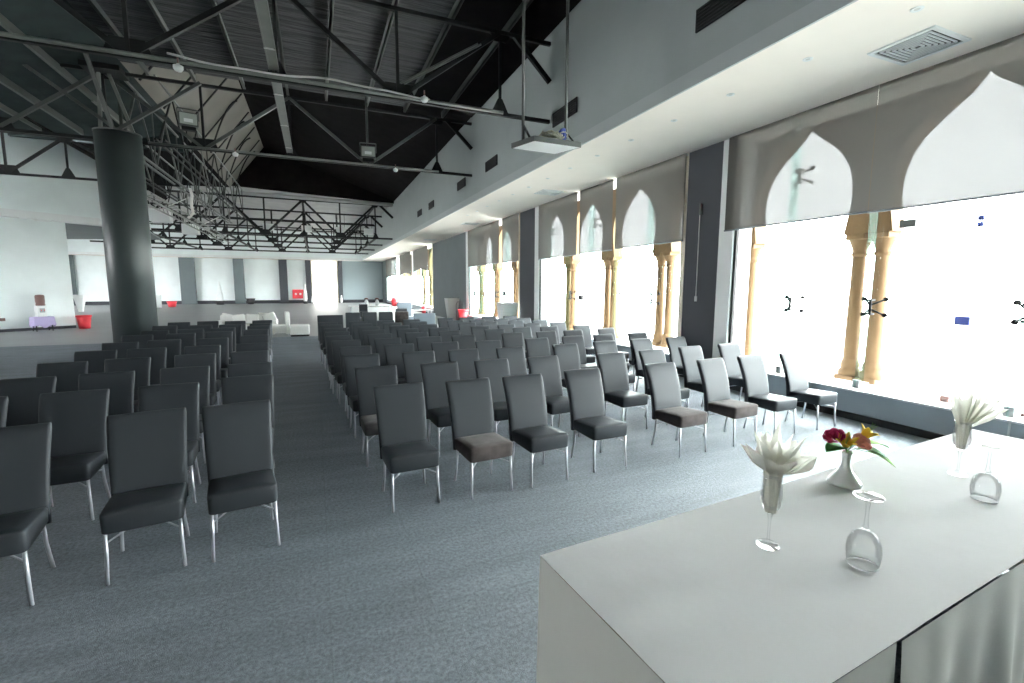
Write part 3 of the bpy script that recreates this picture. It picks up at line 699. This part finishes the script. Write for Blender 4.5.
RY_ = {1: [4.66, 4.64, 4.66, 4.74, 4.74, 4.78, 4.82, 4.83], 2: [5.82, 5.83, 5.82, 5.82, 5.76, 5.83, 5.94, 6.01], 3: [6.92, 6.93, 6.92, 6.9, 6.93, 7.05, 7.14, 7.15],
       4: [7.9, 7.94, 7.94, 7.88, 7.93, 8.02, 8.1, 8.15], 5: [8.85, 8.93, 8.92, 8.92, 9.01, 9.1, 9.12, 9.3], 6: [9.73, 9.8, 9.85, 9.9, 9.99, 10.2, 10.21, 10.22],
       7: [10.6, 10.7, 10.75, 10.8, 10.9, 11.04, 11.27, 11.34], 8: [11.5, 11.6, 11.7, 11.8, 12.0, 12.1, 12.23, 12.2], 9: [12.5, 12.6, 12.7, 12.8, 13.0, 13.1, 13.2, 13.2], 10: [13.4, 13.5, 13.6, 13.7, 14.0, 14.1, 14.2, 14.2]}
for r in range(1, 11):
    for c in range(8):
        s = d = None
        if r == 1 and c in (1, 4, 5): s, d = 'suede', 'brown suede seat'
        if r == 2 and c in (0,): s, d = 'suedel', 'faded grey brown suede seat'
        if (r, c) in ((1, 6), (1, 7)): s, d = 'leatherg', None
        nm = 'brown suede seat' if s == 'suede' else 'faded suede seat' if s == 'suedel' else 'chrome legs'
        place(RX_[r][c], RY_[r][c]-.315, random.uniform(-.03, .03) + (.06 if r > 1 or c < 4 else .08),
              ('black chair, %s, %s from the aisle, %s row of right block' % (nm, ordr[c], ordr[r-1])) if s else 'black leather chair, %s from the aisle, %s row of right block' % (ordr[c], ordr[r-1]), 'chairs of the right block', s if s != 'leatherg' else None, d)
# left block
LX = {1: [-2.72, -1.98, -1.20, -.60], 2: [-2.77, -2.07, -1.35, -.70], 3: [-2.84, -2.18, -1.46, -.79], 4: [-2.97, -2.35, -1.59, -.92], 5: [-3.04, -2.43, -1.7, -1.01],
      6: [-3.08, -2.52, -1.77, -1.11], 7: [-3.23, -2.54, -1.9, -1.23], 8: [-3.21, -2.58, -1.98, -1.28], 9: [-3.37, -2.63, -1.99, -1.33], 10: [-3.34, -2.71, -2.05, -1.4]}
LY = {1: [4.25, 4.24, 4.37, 4.41], 2: [5.43, 5.47, 5.51, 5.71], 3: [6.45, 6.53, 6.61, 6.66], 4: [7.58, 7.72, 7.82, 7.86], 5: [8.76, 8.82, 8.89, 8.96],
      6: [9.88, 10.1, 10.08, 10.41], 7: [11.22, 11.33, 11.5, 11.77], 8: [12.22, 12.36, 12.5, 12.8], 9: [13.6, 13.53, 13.5, 13.6], 10: [14.72, 14.9, 14.74, 14.8]}
for r in range(1, 11):
    for c in range(4):
        if r == 1: rz = .15
        else: rz = .07 + random.uniform(-.03, .03)
        place(LX[r][c], LY[r][c]-.315, rz,
              'black leather chair, %s from the aisle, %s row of the left block' % (ordr[3-c], ordr[r-1]), 'chairs of the left block')
place(-3.45, 5.2, .08, 'black leather chair at the left picture edge, outermost of the second row', 'chairs of the left block')

# ------------------------------------------------------------------ table with cloth
TZ = 1.16; SZ = .38; AN = math.radians(4.0)
TA = Vector((.617, 1.232, 0)); TL, TD = 2.98, .69
tt = thing('banquet_table', (TA.x, TA.y, SZ), 'long table hidden under the ivory cloth on the platform', 'table', None, AN)
MB().box((.03, -TD+.03, TZ-SZ-.05), (TL-.03, -.03, TZ-SZ-.012), .004, 1).build('tabletop', 'wood', tt)
for x in (.12, TL-.12):
    for y in (-.12, -TD+.12): MB().cyl((x, y, 0), (x, y, TZ-SZ-.05), .018, n=10).build('leg', 'gsteel', tt)
tc_ = thing('tablecloth', (TA.x, TA.y, TZ), 'ivory cloth covering the long table, with pleated satin skirt', 'tablecloth', None, AN)
# top sheet with slight wrinkles
nx, ny = 90, 24; rows = []
for i in range(nx+1):
    x = TL*i/nx; row = []
    for j in range(ny+1):
        y = -TD*j/ny
        z = .0006*math.sin(x*9+math.sin(y*14)*2) + .0004*math.sin(y*31+x*13)
        z += .002*math.exp(-((x-.1-(-y)*.15)/.02)**2)*max(0, math.sin(-y*9))
        if 0 < i < nx and 0 < j < ny: z += random.uniform(-.0004, .0004)
        e = min(x, TL-x, -y, y+TD); z -= .001*max(0, 1-e/.015)
        row.append((x, y, z))
    rows.append(row)
MB().grid(rows).build('top_sheet', 'cloth', tc_)
def skirt(p, q, outx, outy, seams, name='skirt_side', depth=.012, freq=7):
    n = max(12, int((Vector(q)-Vector(p)).length*60)); rows = []
    for i in range(n+1):
        u = i/n; x = p[0]+(q[0]-p[0])*u; y = p[1]+(q[1]-p[1])*u; L = (Vector(q)-Vector(p)).length*u
        col = []
        for j in range(9):
            v = j/8; a = depth*v*(math.sin(L*freq*2)+.6*math.sin(L*freq*5.1+1))+.002
            if j == 0: a = 0
            a += .01*v
            col.append((x+outx*a, y+outy*a, -.004-v*(TZ-SZ-.01)))
        rows.append(col)
    return MB().grid(rows).build(name, 'skirt', tc_)
skirt((0, 0), (0, -TD), -1, 0, [], depth=.006, freq=4)
skirt((0, 0), (TL, 0), 0, 1, [])
skirt((TL, 0), (TL, -TD), 1, 0, [])
skirt((0, -TD), (.585, -TD), 0, -1, [], depth=.005, freq=4)
skirt((.60, -TD-.004), (TL, -TD-.004), 0, -1, [], depth=.030, freq=6)

M['rimglint'] = mat('rim_glint', (.93, .95, .96), rough=.08, spec=.9)  # near-white ring colour paints the bright glint along the rim
def on_table(x, y): return (x, y, TZ+.003)
def goblet(loc, label):
    t = thing('wine_glass', loc, label, 'glass', 'glasses on the clothed table')
    MB().lathe([(0, 0), (.034, 0), (.0345, .003), (.030, .007), (.012, .012), (.006, .018), (0, .02)], n=40).build('foot', 'crystal', t)
    MB().lathe([(.006, .016), (.0042, .03), (.004, .06), (.0048, .09), (.007, .104), (.012, .112), (0, .113)], n=20).build('stem', 'crystal', t)
    MB().lathe([(0, .113), (.013, .113), (.022, .124), (.030, .145), (.0325, .170), (.030, .20), (.0285, .225), (.0315, .245), (.0300, .245), (.027, .225), (.0287, .20), (.031, .170), (.0285, .147), (.020, .127), (0, .120)], n=40).build('bowl', 'crystal', t)
    return t
def upturned(loc, label, tilt=0):
    t = thing('wine_glass', loc, label, 'glass', 'glasses on the clothed table')
    MB().lathe([(.0400, 0), (.0435, .022), (.046, .045), (.043, .072), (.033, .095), (.018, .108), (0, .112), (0, .107), (.017, .1045), (.031, .092), (.0412, .071), (.0442, .045), (.0419, .022), (.0385, 0), (.0400, 0)], n=44).build('bowl', 'crystal', t)
    MB().lathe([(.0378, .001), (.0392, .0032), (.0408, .001), (.0392, -.0012), (.0378, .001)], n=44).build('rim', M['rimglint'], t)
    MB().lathe([(0, .110), (.011, .112), (.0075, .122), (.0055, .14), (.0048, .175), (.006, .20), (.012, .207), (0, .209)], n=20).build('stem', 'crystal', t)
    MB().lathe([(0, .206), (.012, .207), (.030, .211), (.039, .2145), (.040, .2165), (.037, .218), (.010, .2185), (0, .2185)], n=40).build('foot', 'crystal', t)
    return t
G1 = (1.327, .995); G3 = (2.64, 1.08)
goblet(on_table(*G1), 'tall goblet holding the star folded napkin, nearest on the table')
goblet(on_table(*G3), 'tall goblet holding the leaning fan napkin at the far table end')
upturned(on_table(1.50, .81), 'upside down balloon glass nearest the camera, behind the star napkin goblet')
upturned(on_table(2.42, .90), 'upside down balloon glass beside the fan napkin at the far end')

def fold(b, base, az, elev, L, wd, crease=.35, droop=0.0, twist=0.0, pinch=.25):
    """a folded cloth point: kite with central crease, growing from base"""
    base = Vector(base); n = 8
    h = Vector((math.cos(az), math.sin(az), 0)); s = Vector((-math.sin(az), math.cos(az), 0))
    s = (Matrix.Rotation(twist, 3, h) @ s)
    L_, R_, Mi = [], [], []
    p = base.copy(); e = elev
    for i in range(n+1):
        u = i/n
        wv = wd*(pinch+(1-pinch)*math.sin(min(1, u/.55)*PI/2)) if u < .55 else wd*(1-(u-.55)/.45)
        up = Vector((-math.cos(az)*math.sin(e), -math.sin(az)*math.sin(e), math.cos(e)))
        Mi.append(p-up*wv*crease); L_.append(p+s*wv); R_.append(p-s*wv)
        d = h*math.cos(e)+Vector((0, 0, 1))*math.sin(e)
        p = p+d*(L/n); e -= droop/n
    b.grid([L_, Mi, R_], smooth=False)
def napkin_pleats(b, o, z0, z1, r0, r1, n, amp):
    rows = []
    for i in range(9):
        u = i/8; z = z0+(z1-z0)*u; r = r0+(r1-r0)*u; row = []
        for k in range(n*4+1):
            a = 2*PI*k/(n*4); rr = r*(1+amp*math.cos(a*n+u*1.2)); row.append((o[0]+rr*math.cos(a), o[1]+rr*math.sin(a), z))
        rows.append(row)
    b.grid(rows)
# star napkin
b = MB(); o = (*G1,)
napkin_pleats(b, o, TZ+.118, TZ+.262, .016, .026, 9, .14)
zb = TZ+.245
toR = math.atan2(-math.sin(YAW), math.cos(YAW))        # direction that runs to the right of the picture
fold(b, (o[0], o[1], zb), toR+.15, .42, .165, .062, .45, .25)
fold(b, (o[0], o[1], zb+.01), toR+.6, .62, .16, .05, .4, .3)
fold(b, (o[0], o[1], zb), toR-.5, .75, .12, .055, .4, .3)
fold(b, (o[0], o[1], zb), toR+PI, .95, .14, .055, .45, .3)
fold(b, (o[0], o[1], zb), toR+PI-.6, .80, .13, .05, .45, .3)
fold(b, (o[0], o[1], zb), toR+PI+.7, .85, .12, .05, .45, .3)
fold(b, (o[0], o[1], zb), toR-1.3, .85, .11, .05, .4, .3)
fold(b, (o[0], o[1], zb), toR+1.4, 1.05, .14, .045, .4, .2)
for k in range(9):
    az = toR+k*2*PI/9+.2; fold(b, (o[0]+.008*math.cos(az), o[1]+.008*math.sin(az), zb+.02), az, 1.15+.2*math.sin(k*2.3), .125+.02*math.sin(k*1.7), .018, .8, .15, random.uniform(-.4, .4))
tag(b.build('folded_napkin', 'napkin'), 'ivory napkin folded into a star, opening from the nearest goblet', 'napkin')
# fan napkin
b = MB(); o = (*G3,)
napkin_pleats(b, o, TZ+.124, TZ+.25, .014, .026, 8, .16)
for k in range(12):
    u = k/11; ang = PI/2 + .40 - u*1.40      # fan spreading, leaning right
    az = toR if math.cos(ang) > 0 else toR+PI
    e = ang if math.cos(ang) > 0 else PI-ang
    L = .160 + .03*math.sin(u*PI) + .035*u
    dp = .0 if u < .3 else .35*u
    off = (-.018+.036*u)
    fold(b, (o[0]+math.cos(toR)*off, o[1]+math.sin(toR)*off, TZ+.225), az, e, L+.0, .022, .5, dp, .9 if k % 2 else -.7, .5)
tag(b.build('folded_napkin', 'napkin'), 'ivory napkin pleated into a fan leaning right in the far goblet', 'napkin')

# vase and flowers
V = (2.04, 1.20)
t = thing('flower_vase', on_table(*V), 'small white porcelain vase in the middle of the table', 'vase')
MB().lathe([(0, .004), (.045, 0), (.0605, .006), (.063, .014), (.058, .026), (.043, .045), (.026, .065), (.017, .085), (.0145, .11), (.0165, .135), (.021, .147), (.0195, .148), (.014, .135), (.012, .11), (.012, .06), (0, .04)], n=48).build('body', 'porcelain', t)
MB().lathe([(.0185, .1465), (.021, .149), (.0225, .1475), (.021, .145)], n=32).build('lip', 'porcelain', t)
TR = Vector((math.cos(toR), math.sin(toR), 0)); FW = Vector((math.sin(YAW), math.cos(YAW), 0)); UP = Vector((0, 0, 1))
vo = Vector((V[0], V[1], TZ+.003))
def fp(rx, fz, up): return vo + TR*rx*1.2 + FW*fz*1.2 + UP*(.15+(up-.15)*1.25)
def stem(t, head, r=.0022):
    mid = (vo+UP*.16).lerp(head, .4)+UP*.004
    pts = [vo+UP*.07-t.location, vo+UP*.15-t.location, mid-t.location, head-t.location]
    MB().tube(pts, r, 6).build('stem', 'leaf', t)
def leafmesh(b, base, d, L, wd, curl=.4):
    d = Vector(d).normalized(); s = d.cross(UP).normalized(); rows = []
    nrm = s.cross(d)
    for i in range(9):
        u = i/8; wv = wd*math.sin(PI*min(1, u*.98+.02))**.8; p = Vector(base)+d*L*u-UP*curl*L*u*u
        rows.append([p+s*wv+nrm*wv*.25, p, p-s*wv+nrm*wv*.25])
    b.grid(rows)
def lily(head, direction, L, label):
    t = thing('yellow_lily', head, label, 'flower', 'flowers in the vase')
    dz = Vector(direction).normalized(); q = dz.to_track_quat('Z', 'Y').to_matrix()
    for k in range(6):
        a = k*PI/3+.3; b = MB(); rows = []
        for i in range(8):
            u = i/7; r = .006+L*.5*u**1.6; z = L*.95*(u-.25*u*u*u)
            wv = .0125*(math.sin(PI*(u*.86+.12)))
            s = Vector((-math.sin(a), math.cos(a), 0)); h = Vector((math.cos(a), math.sin(a), 0))
            p = h*r+UP*z; rows.append([q @ (p+s*wv+h*.002), q @ (p-h*.003), q @ (p-s*wv+h*.002)])
        b.grid(rows).build('petal', 'yel', t, solid=.0008)
    b = MB()
    for k in range(5):
        a = k*1.256; b.tube([(0, 0, .0), q @ Vector((.006*math.cos(a), .006*math.sin(a), L*.9)), q @ Vector((.012*math.cos(a), .012*math.sin(a), L*1.12))], .0006, 4)
    b.build('stamens', 'leafl', t)
    stem(t, Vector(head))
def rose(head, direction, R_, m, label, name, petals=(1, 3, 5, 6)):
    t = thing(name, head, label, 'flower', 'flowers in the vase')
    q = Vector(direction).normalized().to_track_quat('Z', 'Y').to_matrix()
    for L, n in enumerate(petals):
        for k in range(n):
            a0 = k*2*PI/n+L*.7; rr = R_*(.25+.25*L); rows = []; b = MB()
            for i in range(6):
                u = i/5; row = []
                for j in range(7):
                    v = j/6-.5; a = a0+v*(2.6 if n > 1 else 6.0)*(1 if L else 1)/max(1, n*.45)
                    r = rr*(.35+.65*math.sin(u*PI/2))+R_*.12*max(0, u-.75)*4*(L > 0)
                    z = R_*(1.25-.12*L)*u*(1-.25*abs(v)*2*u)
                    row.append(q @ Vector((r*math.cos(a), r*math.sin(a), z)))
                rows.append(row)
            b.grid(rows).build('petal', m, t, solid=.001)
    stem(t, Vector(head))
rose(fp(-.045, .0, .193), (-.55*TR+UP*.8-FW*.3), .030, 'carn', 'dark red carnation at the left of the bouquet', 'red_carnation', (1, 4, 6, 7, 8))
lily(fp(-.022, -.02, .170), (-.25*TR+UP-FW*.45), .072, 'yellow lily left of the pink rose in the vase')
lily(fp(.050, .0, .195), (.55*TR+UP*.8-FW*.1), .068, 'yellow lily at the right of the bouquet')
rose(fp(.024, -.015, .178), (.2*TR+UP*.75-FW*.6), .035, 'pink', 'peach pink rose in the middle of the bouquet', 'pink_rose')
for i, (rx, fz, up, dx, df, du, L, wd, m_, lb) in enumerate([
        (-.02, -.02, .168, -1, -.2, .30, .10, .042, 'leaf', 'dark leaf under the red carnation'),
        (.02, -.02, .165, 1, -.5, .15, .11, .042, 'leaf', 'dark leaf under the pink rose'),
        (.05, -.01, .178, 1, .0, .25, .11, .026, 'leafl', 'bright leaf pointing right from the bouquet'),
        (.045, -.035, .160, .8, -.5, -.1, .095, .034, 'leafl', 'broad leaf drooping at lower right of the bouquet')]):
    t = thing('flower_leaf', fp(rx, fz, up), lb, 'leaf', 'leaves in the vase')
    b = MB(); leafmesh(b, (0, 0, 0), TR*dx+FW*df+UP*du, L, wd); b.build('blade', m_, t, solid=.0008)
    stem(t, fp(rx, fz, up), .0015)

# ------------------------------------------------------------------ far furniture and pots
def armchair(loc, rz, label, m='leather', wd=.62, h=.98, seat=.45, arms=True, name='lounge_armchair', group='black lounge armchairs', dp=.6):
    t = thing(name, loc, label, 'armchair', group, rz)
    MB().box((-wd/2, dp/2-.16, .08), (wd/2, dp/2, h), .035, 3).build('backrest', m, t)
    MB().box((-wd/2+.02, -dp/2, .12), (wd/2-.02, dp/2-.15, seat), .04, 3).build('seat', m, t)
    if arms:
        for s in (-1, 1): MB().box((s*(wd/2+.05)-.06, -dp/2, .1), (s*(wd/2+.05)+.06, dp/2-.02, .62), .03, 3).build('armrest', m, t)
    for sx in (-1, 1):
        for sy in (-1, 1): MB().cyl((sx*(wd/2-.05), sy*(dp/2-.06), 0), (sx*(wd/2-.05), sy*(dp/2-.06), .13), .02, n=8).build('leg', 'chrome', t)
armchair((.44, 17.2, 0), 0, 'large black armchair at the left back corner of the right block', wd=.84, h=.97, arms=False)
for i, (x, m_, lb) in enumerate([(1.25, 'leather', 'black armchair next right of the large black one'), (1.85, 'leather', 'black armchair, second from the large black one'), (2.45, 'leather', 'black armchair, third from the large black one'), (3.05, 'suede', 'dark brown suede armchair right of the three black ones')]):
    armchair((x, 18.1, 0), 0, lb, m_, wd=.52, h=1.0, arms=False)
armchair((3.72, 17.1, 0), 0, 'wide blue grey armchair behind the last right block row', 'bgrey', wd=.8, h=.98, arms=False)
armchair((4.2, 24.0, 0), .1, 'blue grey armchair behind the brown one, beyond the last row', 'bgrey', wd=.72, h=1.15, arms=False)
armchair((2.66, 29.6, 0), 0, 'small black armchair far back before the white table', 'leather', wd=.5, h=.86, arms=False)
armchair((3.4, 20.3, 0), 0, 'black armchair between the brown chair and the white table', 'leather', wd=.5, h=1.02, arms=False)
# chair with folded arm bits near the big one
def lowtable(loc, w_, d_, h, label, m='white'):
    t = thing('lounge_table', loc, label, 'table', 'white tables of the lounge')
    MB().box((-w_/2, -d_/2, h-.05), (w_/2, d_/2, h), .008, 1).build('tabletop', m, t)
    for sx in (-1, 1):
        for sy in (-1, 1): MB().box((sx*(w_/2-.1)-.03, sy*(d_/2-.1)-.03, 0), (sx*(w_/2-.1)+.03, sy*(d_/2-.1)+.03, h-.05)).build('leg', 'chrome', t)
lowtable((3.2, 30.8, 0), 2.6, 1.2, .72, 'long white table with two jars beyond the armchairs')
lowtable((5.1, 25.6, 0), 1.6, 1.0, .7, 'white table right of the armchairs near the far windows')
for i, x in enumerate((2.95, 3.6)):
    t = thing('table_jar', (x, 30.8, .72), '%s of the two brown and white jars on the white table' % ('left' if i == 0 else 'right'), 'jar', 'jars on the white table')
    MB().lathe([(0, 0), (.11, 0), (.13, .15), (.11, .3), (.06, .36), (.06, .4), (0, .4)], n=16).build('body', 'white', t)
    MB().lathe([(.0, .4), (.12, .4), (.13, .47), (0, .52)], n=16).build('lid', 'brown', t)
# white sofas
def sofa(loc, rz, w_, label, cush=2):
    t = thing('white_sofa', loc, label, 'sofa', 'white lounge sofas', rz)
    MB().box((-w_/2, -.4, .0), (w_/2, .4, .42), .04, 3).build('seat', 'wleather', t)
    MB().box((-w_/2, .25, .3), (w_/2, .42, .78), .05, 3).build('backrest', 'wleather', t)
    for s in (-1, 1): MB().box((s*w_/2-.09, -.4, .06), (s*w_/2+.09, .42, .58), .04, 3).build('armrest', 'wleather', t)
sofa((-2.6, 21.6, 0), 0, 2.0, 'long white sofa behind the left block')
armchair((-1.38, 20.6, 0), -PI/2+.1, 'white armchair seen from behind beside the left block', 'wleather', wd=.5, h=.95, name='white_armchair', group='white lounge chairs', arms=False, dp=.75)
t = thing('ottoman', (-.64, 20.3, 0), 'low white ottoman right of the white armchair', 'ottoman')
MB().box((-.34, -.3, .06), (.36, .3, .45), .06, 3).build('cushion', 'wleather', t)
MB().box((-.32, -.28, 0), (.34, .28, .07)).build('plinth', 'black', t)
for i, (x, y, z, ry) in enumerate([(-3.3, 21.72, .645, .25), (-2.9, 21.5, .63, -.1), (-2.0, 21.7, .66, .12), (-1.78, 21.45, .66, -.35), (-2.42, 21.55, .63, .1)]):
    rm = Matrix.Rotation(ry, 3, 'Y')
    c = MB().box((-.24, -.07, -.2), (.24, .07, .2), .06, 3, rot=rm, smooth=True).build('sofa_cushion', 'wleather', loc=(x, y, z))
    tag(c, 'white cushion on the long white sofa, %s from the left' % ordr[[0, 1, 3, 4, 2][i]], 'cushion', 'cushions on the white sofa')

def pot(loc, r0, r1, h, m, label, name='plant_pot', rim=True):
    t = thing(name, loc, label, 'pot')
    MB().lathe([(0, 0), (r0, 0), (r1*.98, h*.88), (r1*.92, h*.88), (r0*.8, .06), (0, .06)], n=28).build('body', m, t)
    MB().lathe([(r1*.98, h*.88), (r1*1.06, h*.88), (r1*1.06, h), (r1*.95, h), (r1*.92, h*.88)], n=28).build('rim', m, t)
    return t
pot((-9.82, 27.2, 0), .20, .27, .60, 'red', 'red pot at the corner of the pale left wall')
pot((-12.1, 51.2, 0), .28, .38, .5, 'red', 'red bowl pot right of the column by the far wall')
pot((-6.35, 56.2, 0), .3, .42, .6, 'black', 'black bowl planter before the second visible grey pilaster')
pot((-9.05, 55.8, 0), .34, .46, .4, 'black', 'black pot holding the tall white cone')
tag(MB().lathe([(0, .34), (.28, .34), (.30, .8), (.18, 1.6), (.03, 2.4), (0, 2.4)], (-9.05, 55.8, 0), n=20).build('white_cone', 'white'), 'tall white cone ornament standing in the black pot', 'ornament')
def cylp(x, y, r, h, label):
    t = thing('tall_planter', (x, y, 0), label, 'planter')
    MB().lathe([(0, 0), (r*.9, 0), (r, h*.98), (r*.96, h), (r*.86, h), (r*.8, .1), (0, .1)], n=28).build('body', 'white', t)
cylp(-12.75, 49.6, .30, 1.1, 'white barrel planter half hidden behind the column')
def squareplanter(loc, w0, w1, h, m, label, rz=0):
    t = thing('square_planter', loc, label, 'planter', None, rz)
    b = MB(); v = [b.bm.verts.new((sx*w0/2, sy*w0/2, 0)) for sx, sy in ((-1, -1), (1, -1), (1, 1), (-1, 1))]
    v2 = [b.bm.verts.new((sx*w1/2, sy*w1/2, h)) for sx, sy in ((-1, -1), (1, -1), (1, 1), (-1, 1))]
    v3 = [b.bm.verts.new((sx*w1*.42, sy*w1*.42, h)) for sx, sy in ((-1, -1), (1, -1), (1, 1), (-1, 1))]
    v4 = [b.bm.verts.new((sx*w0*.40, sy*w0*.40, h*.7)) for sx, sy in ((-1, -1), (1, -1), (1, 1), (-1, 1))]
    b.bm.faces.new(v[::-1])
    for A_, B_ in ((v, v2), (v2, v3), (v3, v4)):
        for i in range(4): b.bm.faces.new((A_[i], A_[(i+1) % 4], B_[(i+1) % 4], B_[i]))
    b.bm.faces.new(v4); b.build('body', m, t)
    MB().box((-w0*.36, -w0*.36, h*.7), (w0*.36, w0*.36, h*.72)).build('soil', 'brown', t)
squareplanter((7.08, 25.6, 0), .42, .70, 1.30, 'planter', 'tall tapered grey planter against the slate wall')
squareplanter((6.98, 17.1, 0), .44, .66, 1.34, 'white', 'tall white planter in front of the window beyond the second pier')
squareplanter((-16.0, 44.0, 0), .22, .62, 1.25, 'white', 'white tapered planter seen past the pale left wall')
t = pot((7.05, 23.4, 0), .17, .26, .66, 'red', 'red pot on a stand beside the grey planter'); t.location.z = .12
MB().lathe([(0, -.12), (.30, -.12), (.32, -.06), (.2, 0), (0, 0)], n=24).build('saucer', 'red', t)
tag(MB().tube([(6.85, 23.95, 0), (6.85, 23.95, 1.0), (6.9, 23.95, 1.15), (7.2, 23.95, 1.15), (7.25, 23.95, 1.0), (7.25, 23.95, 0)], .015, 6).build('wire_stand', 'gsteel'), 'thin metal hoop stand behind the red pot', 'stand')
pot((7.1, 33.2, 0), .12, .17, .55, 'red', 'small red pot by the far windows, nearer one')
pot((7.05, 46.5, 0), .2, .3, .55, 'red', 'tall red pot by the farthest windows')
tag(MB().lathe([(0, .55), (.2, .55), (.25, .75), (.12, .9), (0, .9)], (7.05, 46.5, 0), n=16).build('red_ornament', 'red'), 'rounded red ornament on the far tall red pot', 'ornament')
# fire hose cabinet
t = thing('fire_cabinet', (-1.75, 57.9, 1.02), 'red fire hose cabinet on the far wall left of the bright doorway', 'fire cabinet')
MB().box((-.62, -.12, -.5), (.5, .02, .5), .02, 1).build('body', 'red', t)
MB().box((-.58, -.14, -.46), (.46, -.12, .46), .01, 1).build('door', 'red', t)
for x in (-.28, .18): MB().cyl((x, -.16, 0), (x, -.135, 0), .12, n=20).build('badge', 'white', t)
def vase(x, y, h, r, label, m='white'):
    t = thing('tall_vase', (x, y, 0), label, 'vase', 'vases before the far wall')
    MB().lathe([(0, 0), (r*.6, 0), (r, h*.25), (r*.9, h*.5), (r*.45, h*.85), (r*.5, h), (r*.38, h), (0, h*.6)], n=20).build('body', m, t)
vase(-1.07, 57.0, 2.1, .22, 'tall white vase between fire cabinet and doorway')
vase(-.34, 57.0, .8, .15, 'short white post vase left of the doorway')
vase(2.72, 57.0, .85, .15, 'short white post vase right of the doorway')
tag(MB().lathe([(0, 0), (.2, 0), (.3, .25), (0, .25)], (-1.05, 56.2, 0), n=16).build('black_bowl', 'black'), 'black bowl at the foot of the tall white vase', 'bowl')
# side table with dispenser
q = Vector((-10.93, 26.35, 0)); ang = math.atan2(D.y, D.x)
t = thing('side_table', q, 'small side table under a lilac cloth against the pale left wall', 'table', None, ang)
MB().box((-.30, -.22, .57), (.30, .22, .60)).build('tabletop', 'wood', t)
for sx in (-1, 1):
    for sy in (-1, 1): MB().cyl((sx*.26, sy*.18, 0), (sx*.26, sy*.18, .57), .02, n=8).build('leg', 'black', t)
b = MB(); rows = []
per = [(-.33, -.25), (.33, -.25), (.33, .25), (-.33, .25), (-.33, -.25)]
for s_ in range(4):
    (xa, ya), (xb, yb) = per[s_], per[s_+1]
    for i in range(12):
        u = i/12; x = xa+(xb-xa)*u; y = ya+(yb-ya)*u; k = 1+.05*math.sin(i*1.9+s_)
        rows.append([(0, 0, .615), (x*.97, y*.97, .615), (x, y, .60), (x*k, y*k, .4), (x*k*1.05, y*k*1.05, .2+.06*math.sin(i*.8+s_*2))])
rows.append(rows[0]); b.grid(rows)
tag(b.build('table_cover', 'purple', loc=q), 'lilac cloth draped over the small side table', 'cloth').rotation_euler = (0, 0, ang)
t = thing('water_dispenser', q+Vector((0, 0, .62)), 'white water dispenser standing on the lilac cloth', 'water dispenser', None, ang)
MB().box((-.17, -.14, 0), (.15, .14, .47), .02, 2).build('body', 'white', t)
MB().box((-.09, -.165, .18), (.08, -.14, .36), .005, 1).build('tap_panel', 'grey', t)
MB().cyl((-.05, -.165, .30), (-.05, -.21, .26), .013).cyl((.05, -.165, .30), (.05, -.21, .26), .013).build('tap', 'red', t)
tag(MB().lathe([(0, 0), (.15, 0), (.155, .06), (.14, .1), (.155, .14), (.155, .42), (.12, .46), (0, .47)], (q.x, q.y, 1.09), n=20).build('water_bottle', 'brown'), 'brown water bottle on top of the white dispenser', 'bottle')
for i, x in enumerate((-1.55, -1.15)):
    p = q + D*(x) + N*.245
    tag(MB().box((-.1, -.02, -.06), (.1, .02, .06), .004, 1).build('wall_socket', 'white' if i == 0 else 'brown', loc=(p.x, p.y, .55)), '%s wall socket left of the draped side table' % ('white' if i == 0 else 'dark red'), 'socket').rotation_euler = (0, 0, ang)
tag(MB().box((-.3, -.1, -.03), (.3, .1, .0)).build('ceiling_lamp', 'white', loc=(-10.9, 27.2, 4.77)), 'small flat white lamp under the fascia of the left wall', 'lamp')
